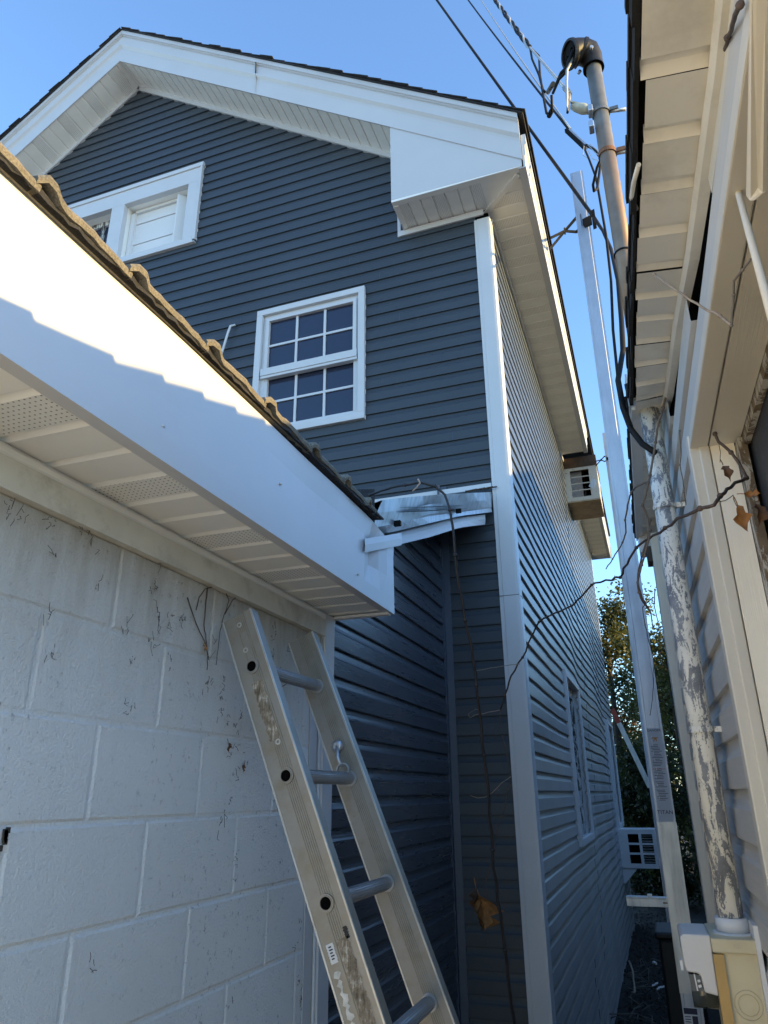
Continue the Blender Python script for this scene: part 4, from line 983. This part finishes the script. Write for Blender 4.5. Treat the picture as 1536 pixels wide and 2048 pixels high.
# long black drop cable: sky -> clamp -> down beside the mast
m=MB(); p0=far(760,-160,14)
tail=[(1206,462,3.6),(1222,498,3.2),(1236,560,2.7),(1243,640,2.40),(1246,700,2.30),(1236,760,2.22),(1246,815,2.15),(1262,858,2.12),(1285,888,2.11),(1310,905,2.08)]
pts=sag(p0,KP,.02,20)+[at(u,v,1,y) for u,v,y in tail]
m.tube(pts,.0105,8,rs=[.013]*21+[.0095]*len(tail)); tag(m.build('drop_cable',M['cable']),'thick black drop cable running from the sky to the black clamp beside the poles','cable')
# paired cable with splice box
SPa=at(1140,262,1,2.7)
for i,(u,v,off,mt,nm) in enumerate(((893,-60,0,'cable','lower black strand of the paired cable ending at the splice box'),(925,-60,.012,'bare','upper pale strand of the paired cable ending at the splice box'))):
    wire('paired_wire',nm,sag(far(u,v,10),SPa+V(off*.3,0,off),.03+.02*i,20),.0062 if i==0 else .0045,M[mt],group='paired cable strands')
spb=thing('splice_box','black and white cable splice clamp hanging beside the mast','cable clamp',tuple(SPa))
a=at(1133,256,1,2.68); b=at(1172,292,1,2.60)
m=MB(); d_=(b-a); s2=d_.cross(V(0,1,0)).normalized(); m.obox(a-s2*.011,d_,s2*.012,V(0,.022,0)); m.build('clamp_body',M['rubber'],spb,bevel=.002)
m=MB(); m.obox(a+s2*.0015+d_*.08,d_*.92,s2*.010,V(0,.020,0)); m.build('clamp_cover',M['alu_new'],spb,bevel=.002)
loop=[(1172,290),(1190,300),(1202,318),(1198,352),(1194,378),(1188,382),(1186,370),(1194,335),(1204,312)]
wire('cable_loop','black cable loop hanging from the splice box beside the rusty strap',[at(u,v,1,2.45-.03*i) for i,(u,v) in enumerate(loop)],.0055,M['cable'])
dw=[(1165,288,2.6),(1178,318,2.5),(1192,355,2.4),(1200,400,2.3),(1212,470,2.25),(1222,560,2.2),(1226,660,2.18),(1234,740,2.15),(1240,800,2.12),(1262,850,2.10)]
wire('down_wire','thin black wire hanging from the splice box down past the mast',[at(*q[:2],1,q[2]) for q in dw],.0048,M['cable'])
for i,q in enumerate([[(1168,292),(1170,312),(1173,304)],[(1176,290),(1190,305),(1200,312)],[(1180,288),(1196,302),(1203,310)],[(1172,294),(1186,318),(1198,322)]]):
    pass
m=MB()
for q in ([(1168,292),(1166,310),(1174,316)],[(1176,290),(1190,305),(1200,312)],[(1180,288),(1196,302),(1203,310)],[(1172,294),(1186,318),(1198,322)]): m.tube([at(u,v,1,2.4-.1*k) for k,(u,v) in enumerate(q)],.0014,6)
tag(m.build('tie_wire',M['bare']),'thin bright loose tie wires between splice box and rusty mast strap','tie wire')
# twisted triplex service drop
TA=atS(1140,188,2.14); T1=at(1060,95,1,3.1)
pf=far(960,-45,9); base=sag(pf,T1,.02,20)
def helix(base,ph,R_,turn,start=0):
    out=[]; 
    for i in range(len(base)-1):
        for k in range(4):
            t=(i+k/4)/(len(base)-1); p=base[i]+(base[i+1]-base[i])*(k/4); a=ph+turn*t*2*math.pi
            out.append(p+V(math.cos(a)*R_,0,math.sin(a)*R_))
    out.append(base[-1]); return out
tri=thing('service_drop','twisted triple service cable coming from the sky to the mast insulator','cable',tuple(T1))
m=MB(); m.tube(helix(base,0,.0105,5),.0075,7); m.build('black_conductor',M['cable'],tri)
m=MB(); m.tube(helix(base,2.1,.0105,5),.0075,7); m.build('black_conductor',M['cable'],tri)
m=MB(); m.tube(helix(base,4.2,.0105,5)+[T1*.6+TA*.4,TA],.0062,7); m.build('bare_messenger',M['bare'],tri)
# conductors dropping to connectors and into the weather head
hA=cm+side*.018; hB=cm-side*.018; hC=cm+w_*.022
mthr=out
def pth(l): return [at(u,v,1,y) for u,v,y in l]
m=MB(); m.tube([T1]+pth([(1064,118,2.95),(1078,150,2.75),(1086,180,2.6),(1090,184,2.55)]),.0060,8); m.tube(pth([(1112,170,2.2),(1118,155,2.17)])+[atS(1122,146,2.13),atS(1134,134,2.11),hA],.0062,8); m.build('lead',M['cable'],tri)
m=MB(); m.tube([T1]+pth([(1078,112,2.95),(1080,150,2.75),(1088,200,2.5),(1093,226,2.4),(1100,231,2.38)]),.0060,8); m.tube([at(1103,190,1,2.3),at(1104,215,1,2.33),at(1103,228,1,2.36)],.0055,8); m.tube(pth([(1106,186,2.25),(1118,158,2.15)])+[atS(1130,146,2.12),hB],.0062,8); m.build('lead',M['cable'],tri)
m=MB(); m.tube([TA]+[atS(1135,225,2.12),atS(1134,195,2.11),atS(1133,165,2.11),atS(1134,140,2.11),hC],.0052,8); m.build('bare_lead',M['bare'],tri)
for a_,b_ in (((1096,184,2.5),(1106,168,2.3)),((1098,232,2.4),(1104,220,2.36))):
    m=MB(); m.tube([at(*a_[:2],1,a_[2]),at(*b_[:2],1,b_[2])],.0105,12); m.build('crimp_connector',plain('crimp sleeve',(.10,.085,.07),.5,.2,30) if a_[0]==1096 else M['rubber'],tri)
m=MB(); m.tube([TA,T1*.04+TA*.96,T1*.10+TA*.90],.0085,8); 
for k in range(7): c_=TA*(1-.015*k)+T1*(.015*k); m.tube([c_+V(-.006,0,-.008),c_+V(.006,0,.010)],.004,6)
m.build('grip_tie',M['bare'],tri)
# drop wire clamps hooked to the blue eave
def wedge(name,label,k,hook,sz):
    t=thing(name,label,'cable clamp',tuple(k)); d=(hook-k); L_=d.length; d=d/L_; up_=V(0,0,1)
    m=MB(); m.obox(k-d*-.0-V(0,0,.014*sz),d*.15*sz,V(0,.02,0)*sz,V(0,0,.03*sz)); m.build('wedge',M['rubber'],t,bevel=.003)
    m=MB(); m.cbox(k-d*.03*sz-V(0,0,.01*sz),d*.05*sz,V(0,.03*sz,0),V(0,0,.06*sz)); m.build('clip',M['rubber'],t,bevel=.003); m=MB(); m.cbox(k+d*.17*sz,d*.03*sz,V(0,.035*sz,0),V(0,0,.055*sz)); m.build('clip',M['rubber'],t)
    b=k+d*.19*sz; e=hook; q=b*.55+e*.45; r_=.0060*sz
    m=MB(); m.tube([b+V(0,0,.02*sz),b*.85+q*.15+V(0,0,.035*sz),q,e+V(0,0,.0)],r_,6); m.tube([b-V(0,0,.02*sz),b*.75+q*.25-V(0,0,.03*sz),q,e-V(0,0,.055*sz)],r_,6); m.cbox(q,d*.03*sz,V(0,.02*sz,0),V(0,0,.02*sz)); m.build('bail_wire',M['cable'],t)
wedge('drop_wire_clamp','black wedge clamp tied by wire bail to the blue house roof edge, high up',at(1183,436,1,3.95),V(-.285,5.15,4.48),1.9)
wedge('drop_wire_clamp','small black wedge clamp hooked to the wooden air conditioner box',at(1222,915,1,8.4),V(-.25,9.0,4.05),1.15)
m=MB(); m.tube([at(470,650,1,YF-.02),at(461,652,1,YF-.05),at(455,668,1,YF-.06),at(447,695,1,YF-.06),at(438,722,1,YF-.06),at(430,745,1,YF-.06)],.010,8); tag(m.build('white_coax',M['white']),'short white cable stub coming out of the blue facade','cable')

# ================================================================== DEAD VINES AND LEAVES
rv=random.Random(33)
def vine(name,label,px,r0,r1,mat=None,cat='vine',knots=True,group=None,conv=None):
    P_=[(conv(*q) if conv else at(q[0],q[1],1,q[2])) for q in px]
    pts=[];
    for a,b in zip(P_,P_[1:]):
        n=3
        for k in range(n): 
            t=k/n; L_=(b-a).length; pts.append(a+(b-a)*t+(V(rv.uniform(-1,1),rv.uniform(-1,1),rv.uniform(-1,1))*L_*.025 if k else V(0,0,0)))
    pts.append(P_[-1]); n=len(pts)
    m=MB(); m.tube(pts,r0,7,rs=[r0+(r1-r0)*i/(n-1) for i in range(n)])
    if knots:
        for i in range(0,n,6): m.sphere(pts[i],(r0+(r1-r0)*i/(n-1))*1.7,0,5)
    o=m.build(name,mat or M['vine']); 
    if label: tag(o,label,cat,group)
    return o
vine('dead_vine','long dead vine stretching from the beige window across the alley to the white corner post',[(1430,868,1.62),(1437,884,1.6),(1462,905,1.6),(1480,930,1.6),(1493,956,1.6),(1462,975,1.50),(1440,992,1.41),(1428,1010,1.36),(1400,1017,1.42),(1375,1030,1.58),(1330,1056,1.85),(1300,1076,2.1),(1273,1095,2.25),(1255,1128,2.4),(1240,1155,2.6),(1212,1160,2.8),(1183,1170,2.95),(1160,1196,3.05),(1143,1212,3.15),(1110,1226,3.25),(1078,1244,3.35),(1062,1275,3.42),(1045,1315,3.5),(1022,1352,3.55),(1010,1390,3.6),(1000,1420,3.62)],.0033,.0042)
vine('dead_vine','dead vine strand hanging in front of the dark nook down to the brown leaf',[(1000,1420,3.62),(1002,1455,3.62),(1010,1495,3.62),(1020,1540,3.62),(1020,1570,3.62),(1008,1620,3.62),(992,1668,3.62),(984,1720,3.62),(972,1762,3.62),(958,1776,3.62)],.0034,.002)
for nm,q in (('thin pale tendril reaching left from the vine over the white corner post',[(1040,1328,3.5),(1000,1333,3.5),(972,1338,3.5),(949,1342,3.5),(950,1334,3.5)]),
             ('curled pale tendril with corkscrew end in the dark nook',[(1000,1420,3.6),(968,1427,3.6),(950,1430,3.6),(940,1436,3.6),(936,1428,3.6),(952,1418,3.6),(956,1420,3.6)]),
             ('forked pale tendril lowest on the hanging vine',[(1022,1553,3.6),(1003,1566,3.6),(985,1585,3.6),(970,1594,3.6),(955,1596,3.6),(940,1590,3.6)]),
             ('thin brown stem trailing below the hanging leaf',[(972,1770,3.6),(975,1800,3.6),(973,1850,3.6),(976,1880,3.6),(971,1890,3.6)])):
    vine('vine_tendril',nm,q,.0020,.0010,M['vine_pale'] if 'pale' in nm else M['vine'],'tendril',False,'tendrils on the hanging vine')
# climbing stems round the conduit and under the soffit
stems=[('grey brown stem climbing in front of the conduit toward the soffit',[(1352,720,2.0),(1338,770,2.02),(1326,815,2.03),(1314,860,2.03),(1311,885,2.03),(1306,915,2.03),(1300,950,2.03),(1296,970,2.03),(1285,1010,2.05),(1295,1035,2.07),(1300,1060,2.07),(1296,1085,2.08),(1283,1130,2.1),(1275,1165,2.1),(1278,1185,2.12),(1284,1200,2.15),(1295,1215,2.2)],.0036,.0028),
('curved stem leaving the conduit toward the sky gap',[(1296,965,2.03),(1275,972,2.1),(1262,985,2.15),(1255,1010,2.2),(1250,1040,2.25),(1252,1065,2.3),(1245,1085,2.35),(1233,1105,2.4),(1225,1118,2.45),(1212,1138,2.5)],.0030,.0018),
('arching stem under the torn soffit end',[(1350,690,1.9),(1325,680,1.9),(1303,682,1.9),(1290,695,1.9),(1268,705,1.9),(1260,690,1.88),(1262,660,1.86),(1270,648,1.85)],.0026,.0016),
('tangled stem crossing the old soffit',[(1352,688,1.9),(1330,672,1.9),(1310,690,1.9),(1296,694,1.9),(1288,712,1.9)],.0022,.0012),
('knotty stem hanging along the grey siding beside the conduit',[(1350,690,2.0),(1358,720,1.98),(1368,770,1.95),(1364,815,1.92),(1360,850,1.92),(1362,900,1.92),(1360,930,1.92),(1366,960,1.92),(1368,985,1.92),(1372,1010,1.92)],.0022,.0012),
('wispy stem near the top of the siding',[(1352,690,2.0),(1345,740,2.0),(1356,790,1.98),(1370,800,1.96),(1366,830,1.95)],.0018,.0010),
('thick knotted stem below the grey eave end',[(1300,1040,2.3),(1296,1075,2.32),(1284,1110,2.35),(1276,1150,2.4),(1275,1165,2.4),(1284,1195,2.45),(1300,1220,2.5),(1306,1255,2.55)],.0034,.0018),
('fine vine trailing down the face of the labelled pole',[(1306,1195,3.6),(1285,1215,3.6),(1290,1250,3.6),(1300,1290,3.6),(1308,1330,3.6),(1306,1380,3.6),(1300,1430,3.6)],.0024,.0012),
('dangling stem beside the far grey corner trim',[(1310,1180,2.7),(1308,1210,2.7),(1318,1260,2.7),(1320,1300,2.7),(1330,1350,2.7)],.0020,.0010)]
for nm,q,a,b in stems: vine('climbing_stem',nm,q,a,b,plain('grey brown stem',(.13,.10,.08),.75,.3,50) if 'conduit' in nm or 'thick' in nm else M['vine'],'vine',True,'dead climbing stems on the grey building')
vine('dry_twig','straight dry twig poking out in front of the upper soffit',[(1309,549,1.15),(1340,572,1.12),(1370,592,1.1),(1405,615,1.08),(1440,632,1.05),(1463,651,1.02)],.0016,.0022,M['vine_pale'],'twig',True)
vine('bent_twig','bent grey twig standing up along the window head',[(1463,651,1.02),(1465,620,1.02),(1467,590,1.0),(1468,562,.98),(1485,540,.95),(1502,518,.93)],.0016,.0016,plain('grey twig',(.16,.14,.12),.8,.2,40),'twig',True)
vine('creeping_root','brown creeper root stuck along the old soffit seam',[(1480,10,.62),(1468,40,.66),(1455,75,.72),(1450,110,.78),(1452,150,.84),(1448,185,.90),(1438,220,.96),(1430,255,1.0),(1420,290,1.05)],.0030,.0020,None,'vine',True)
# cane over the garage roof edge
vine('bramble_cane','long dark bramble cane arching over the flashing and hanging in the nook',[(740,990,2.35),(775,978,2.3),(810,970,2.28),(840,965,2.27),(870,972,2.27),(890,990,2.27),(900,1020,2.27),(905,1050,2.28),(910,1110,2.3),(920,1180,2.35),(930,1240,2.4),(944,1300,2.45),(953,1370,2.5),(960,1430,2.55),(968,1510,2.6),(978,1600,2.65),(985,1700,2.7),(995,1800,2.75),(1010,1900,2.8),(1020,1985,2.85),(1030,2060,2.9)],.0042,.0055,M['cane'],'cane')
vine('peeled_twig','small peeled reddish twig tip on top of the flashing',[(836,958,2.26),(840,966,2.26),(834,974,2.26),(825,982,2.26)],.0035,.0018,plain('pale peeled twig',(.50,.33,.24),.7,.15,40),'twig',False)
# vine remains on the block wall
def onw(u,v,*a): p=at(u,v,0,-1.135); return p
wl=[('forked dead creeper below the frieze board, thickest on the block wall',[(415,1175),(412,1200),(410,1225),(408,1250),(412,1280),(416,1310),(414,1340)],.0022,.0010),
('slanting dead creeper nearest the mortar joint by the ladder top',[(375,1195),(388,1235),(400,1265),(410,1285),(418,1320)],.0020,.0010),
('arched creeper strand hugging the frieze board',[(392,1220),(398,1195),(410,1178),(430,1172),(448,1178),(458,1200),(448,1230),(440,1262),(436,1300),(432,1330)],.0016,.0010),
('creeper shoot climbing over the frieze board',[(450,1228),(465,1200),(478,1190),(482,1165),(488,1160)],.0016,.0008),
('short creeper strand between the two ladder rails',[(555,1390),(562,1375),(572,1368),(585,1362)],.0016,.0008)]
M['rootlet']=plain('brown rootlet',(.10,.075,.055),.8,.3,40)
for nm,q,a,b in wl: vine('dead_creeper',nm,q,a,b,M['vine'],'vine',False,'dead creepers on the block wall',conv=onw)
# tiny rootlets, uncountable
m=MB(); rr=random.Random(12)
spots=[(100,1045),(165,1060),(185,1095),(105,1100),(195,1165),(320,1130),(310,1170),(315,1225),(305,1270),(265,1325),(340,1330),(100,1310),(95,1225),(250,1245),(410,1365),(420,1370),(445,1370),(440,1420),(455,1440),(480,1430),(475,1480),(460,1500),(470,1550),(460,1600),(440,1395),(546,1270),(545,1310),(575,1300),(560,1340),(430,1290),(365,1240),(300,1180),(15,1020),(40,1040),(150,1010),(140,985),(145,1000),(255,1420),(340,1240),(470,1720),(465,1990),(600,1840),(595,1960),(600,2000),(590,1900),(180,1930),(440,1640),(20,1690),(490,1515),(468,1452)]
for (u,v) in spots:
    c=onw(u,v); k=rr.randint(3,7); sz=rr.uniform(.006,.016)
    if u==20: continue
    for i in range(k):
        p=c+V(.002,rr.gauss(0,sz*.6),rr.gauss(0,sz)); q=p+V(rr.uniform(0,.003),rr.gauss(0,sz*.6),rr.gauss(0,sz*.8)); e=q+V(0,rr.gauss(0,sz*.4),rr.gauss(0,sz*.5)); m.tube([p,q,e],.0007,4)
tag(m.build('creeper_rootlets',M['rootlet']),'scattered dried creeper rootlets stuck on the white block wall','rootlets',kind='stuff')
m=MB(); c=onw(8,1672)
for i in range(9): p=c+V(.001,rr.gauss(0,.003),rr.gauss(0,.011)); m.cbox(p,V(.004,0,0),V(0,.008,0),V(0,0,.010))
m.build('paint_chip',M['bark'],garage)
# dried leaves
def leaf(name,label,c,size,ax,rt,mat,curl=.35,seed=0,group=None):
    r=random.Random(seed); ax=ax.normalized(); rt=(rt-ax*rt.dot(ax)).normalized(); nn=ax.cross(rt); m=MB(); n=9; k=5; vs=[]
    for i in range(n+1):
        t=i/n; wd=(math.sin(math.pi*min(1,t*1.08))**.8)*(.30+.12*math.sin(t*15+seed)+.04*math.sin(t*31))*(1 if t<.85 else .6)
        for j in range(k):
            s=(j/(k-1)-.5)*2; e=1+r.uniform(-.12,.12)
            vs.append(Vector(c)+ax*(t*size)+rt*(s*wd*size*e*.7)+nn*((abs(s)**1.5)*curl*size*wd*(1 if s>0 else .5)+.13*size*math.sin(6*t+seed)+r.uniform(-.05,.05)*size*(1-abs(2*t-1)*.5)))
    m.add(vs,[(i*k+j,i*k+j+1,(i+1)*k+j+1,(i+1)*k+j) for i in range(n) for j in range(k-1)],0,True)
    m.tube([Vector(c)-ax*size*.35,Vector(c)-ax*size*.1+nn*.05*size,Vector(c)],.012*size+.0006,5)
    o=m.build(name,mat); tag(o,label,'leaf' if label else None,group); return o
gl='dry curled leaves caught on the vines'
big=leaf('dry_leaf','large tan curled leaf hanging at the end of the vine in the dark nook',at(951,1782,1,3.60),.165,V(.06,.1,-1),V(1,.9,0),M['leaf_dry'],2.3,3,gl)
for q_,l_,ax_,rt_,mt_,cu_,sd_ in (((953,1776),.085,V(-.1,-.2,-1),V(.9,-.8,0),'leaf_dark',2.0,21),((957,1800),.12,V(.12,-.1,-1),V(.5,1,0),'leaf_dry',2.4,8)):
    o_=leaf('leaf_fold',None,at(*q_,1,3.58),l_,ax_,rt_,M[mt_],cu_,sd_); adopt(o_,big); o_.matrix_parent_inverse=Matrix.Identity(4)
leaf('dry_leaf','dark brown curled leaf on the beige jamb near its top',at(1446,930,1,1.63),.042,V(.25,0,-1),V(1,.1,0),M['leaf_dark'],.6,5,gl)
leaf('dry_leaf','orange brown pointed leaf lowest on the beige jamb',at(1475,1012,1,1.60),.062,V(.15,0,-1),V(1,.1,0),M['leaf_dry'],.4,7,gl)
leaf('dry_leaf','small folded leaf beside the jamb edge at the dark screen',at(1486,988,1,1.60),.034,V(1,0,-.15),V(0,.1,1),M['leaf_dry'],.5,9,gl)
leaf('dry_leaf','blurred brown leaf lying against the dark screen',at(1516,1005,1,1.60),.055,V(-.1,0,-1),V(1,.6,0),M['leaf_dark'],.5,11,gl)
leaf('dry_leaf','brown leaf scrap on the block wall beside the ladder',onw(452,1485)+V(.006,0,0),.030,V(0,.4,-1),V(.2,1,0),M['leaf_dark'],.5,13,'leaf scraps on the block wall')
leaf('dry_leaf','tiny brown leaf scrap lower beside the ladder rail',onw(485,1527)+V(.006,0,0),.026,V(0,-.3,-1),V(.2,1,0),M['leaf_dark'],.6,15,'leaf scraps on the block wall')
leaf('dry_leaf','tan leaf scrap hanging from the creeper under the frieze',onw(405,1288)+V(.006,0,0),.022,V(0,.2,-1),V(.2,1,0),M['leaf_dry'],.5,17,'leaf scraps on the block wall')
vine('leaf_stalk','thin stalks holding the dry leaves on the beige jamb',[(1437,884,1.6),(1441,905,1.62),(1440,925,1.63)],.0008,.0007,M['vine'],'stalk',False)
vine('leaf_stalk','thin side stalk from the vine to the lowest jamb leaf',[(1440,1003,1.40),(1466,990,1.55),(1470,1005,1.61),(1475,1015,1.60)],.0009,.0007,M['vine'],'stalk',False)

# ================================================================== TREES, ALLEY FLOOR
def tree(label,x,y,h,cr,mat,nleaf,seed,lean=0,low=.15,cat='tree',ls=.06):
    r=random.Random(seed); t=thing('shrubby_tree' if cat=='tree' else 'bush',label,cat,(x,y,GZ),'trees and bushes behind the alley')
    m=MB(); tips=[]
    top=V(x+lean,y,GZ+h*.8)
    m.tube([V(x,y,GZ-.1),V(x+lean*.3,y+.1,GZ+h*.3),V(x+lean*.7,y-.1,GZ+h*.6),top],.1,8,rs=[.05*h*.35,.04*h*.35,.025*h*.35,.008*h])
    for i in range(26):
        f=low+(1-low)*r.random(); b=V(x+lean*f,y,GZ+h*f*.85); a=r.uniform(0,6.28); L=cr*(.5+.6*r.random())*(1-.5*abs(f-.5))
        e=b+V(math.cos(a)*L,math.sin(a)*L,h*r.uniform(.02,.18)); mid=(b+e)/2+V(0,0,.06*L)
        m.tube([b,mid,e],.02,5,rs=[.022,.013,.004]); tips+= [mid,e,(mid+e)/2,(b+mid)/2]
        for q in range(2):
            e2=mid+V(r.gauss(0,.35),r.gauss(0,.35),r.gauss(.15,.3))*cr*.5; m.tube([mid,e2],.01,4,rs=[.010,.003]); tips.append(e2)
    m.build('trunk',M['bark'],t)
    m=MB()
    for i in range(nleaf):
        c=r.choice(tips)+V(r.gauss(0,.20),r.gauss(0,.20),r.gauss(0,.20))*cr*.55
        d=V(r.gauss(0,1),r.gauss(0,1),r.gauss(-.2,.7)).normalized(); s=d.orthogonal().normalized()
        s=(s*math.cos(i)+d.cross(s)*math.sin(i)); l=ls*r.uniform(.6,1.5); wv=s*l*.28
        m.add([c,c+d*l*.5+wv,c+d*l,c+d*l*.5-wv],[(0,1,2,3)])
    m.build('crown',mat,t); return t
tree('olive green shrubby tree filling the gap beside the poles',-.75,17.5,6.4,1.3,M['leafA'],15000,1,ls=.08)
tree('dense dark bush low behind the leaning ladder',-.25,15.6,2.9,1.1,M['leafC'],12000,2,low=.05,cat='bush',ls=.08)
tree('loose leafy tree behind the labelled pole with sky showing through',.55,19.0,6.2,1.5,M['leafA'],12000,3,ls=.085)
tree('reddish autumn tree showing orange leaf tips against the sky',-1.4,23.0,7.0,1.7,M['leafB'],7000,4,ls=.09)
tree('farther dark evergreen closing the end of the alley',.1,26.0,6.0,2.6,M['leafC'],15000,5,low=.03,ls=.13)
tree('broad dark tree past the alley end behind the grey building',1.6,26.0,6.0,2.4,M['leafC'],12000,6,low=.03,ls=.12)
tree('broad dark tree beyond the alley end behind the blue house',-3.6,24.0,6.0,2.4,M['leafC'],9000,8,low=.03,ls=.12)
# litter of the alley
m=MB(); r=random.Random(77)
for i in range(2600):
    x=r.uniform(-.64,.15); y=1.5+13*r.random()**1.2; z=GZ+.03+r.uniform(0,.05); d=V(r.gauss(0,1),r.gauss(0,1),r.gauss(0,.35)).normalized(); s=d.orthogonal(); l=r.uniform(.02,.055)
    m.add([(x,y,z),V(x,y,z)+d*l*.5+s*l*.3,V(x,y,z)+d*l,V(x,y,z)+d*l*.5-s*l*.3],[(0,1,2,3)])
tag(m.build('leaf_litter',M['litter']),'dark fallen leaves covering the alley floor','leaf litter',kind='stuff')
m=MB()
for i in range(46):
    u=r.gauss(1300,22); v=r.uniform(1925,2060); p=at(u,v,2,GZ+.10); e=p+V(r.gauss(0,.16),r.gauss(-.15,.22),r.gauss(.02,.05)); mid=(p+e)/2+V(r.gauss(0,.05),r.gauss(0,.05),.03)
    m.tube([p,mid,e],r.uniform(.003,.007),5)
tag(m.build('brush_pile',M['stick']),'tangle of pale dry twigs on the alley floor','twigs',kind='stuff')
vine('fallen_stick','straight pale stick lying on the dark alley floor',[(1352,1934,6.9),(1330,1927,7.2),(1305,1918,7.6)],.012,.008,M['stick'],'stick',False)
vine('fallen_vine','bent pale vine standing out from the blue wall foot',[(1258,1922,7.4),(1265,1940,7.3),(1268,1965,7.2),(1270,1985,7.1),(1263,1985,7.1)],.008,.008,M['vine_pale'],'vine',False)
bn=thing('black_bin','black plastic bin in the shade under the brace arm','bin',(-.05,6.4,GZ))
m=MB(); m.prism([(-.16,6.2,GZ),(.10,6.2,GZ),(.10,6.6,GZ),(-.16,6.6,GZ)],V(0,0,.95)); m.build('bin_body',M['bin'],bn,bevel=.02)
m=MB(); m.box((-.18,6.17,GZ+.952),(.12,6.63,GZ+1.0)); m.build('bin_lid',M['bin'],bn,bevel=.015)
m=MB(); p=at(1308,1925,1,7.0); m.sphere(p,.016,0,6,(1,1,.7)); m.sphere(p+V(.014,0,-.008),.010,0,5); tag(m.build('white_scrap',M['paper']),'crumpled white scrap on the alley floor near the stick','litter')
m=MB(); p=at(1310,1978,1,6.0); 
for i in range(5): m.obox(p+V(r.uniform(-.05,.05),r.uniform(-.1,.1),r.uniform(-.03,.03)),V(.022,.01,.006),V(0,.02,.006),V(0,0,.002))
tag(m.build('torn_paper',M['paper']),'torn pale paper bits beside the twig tangle','litter')
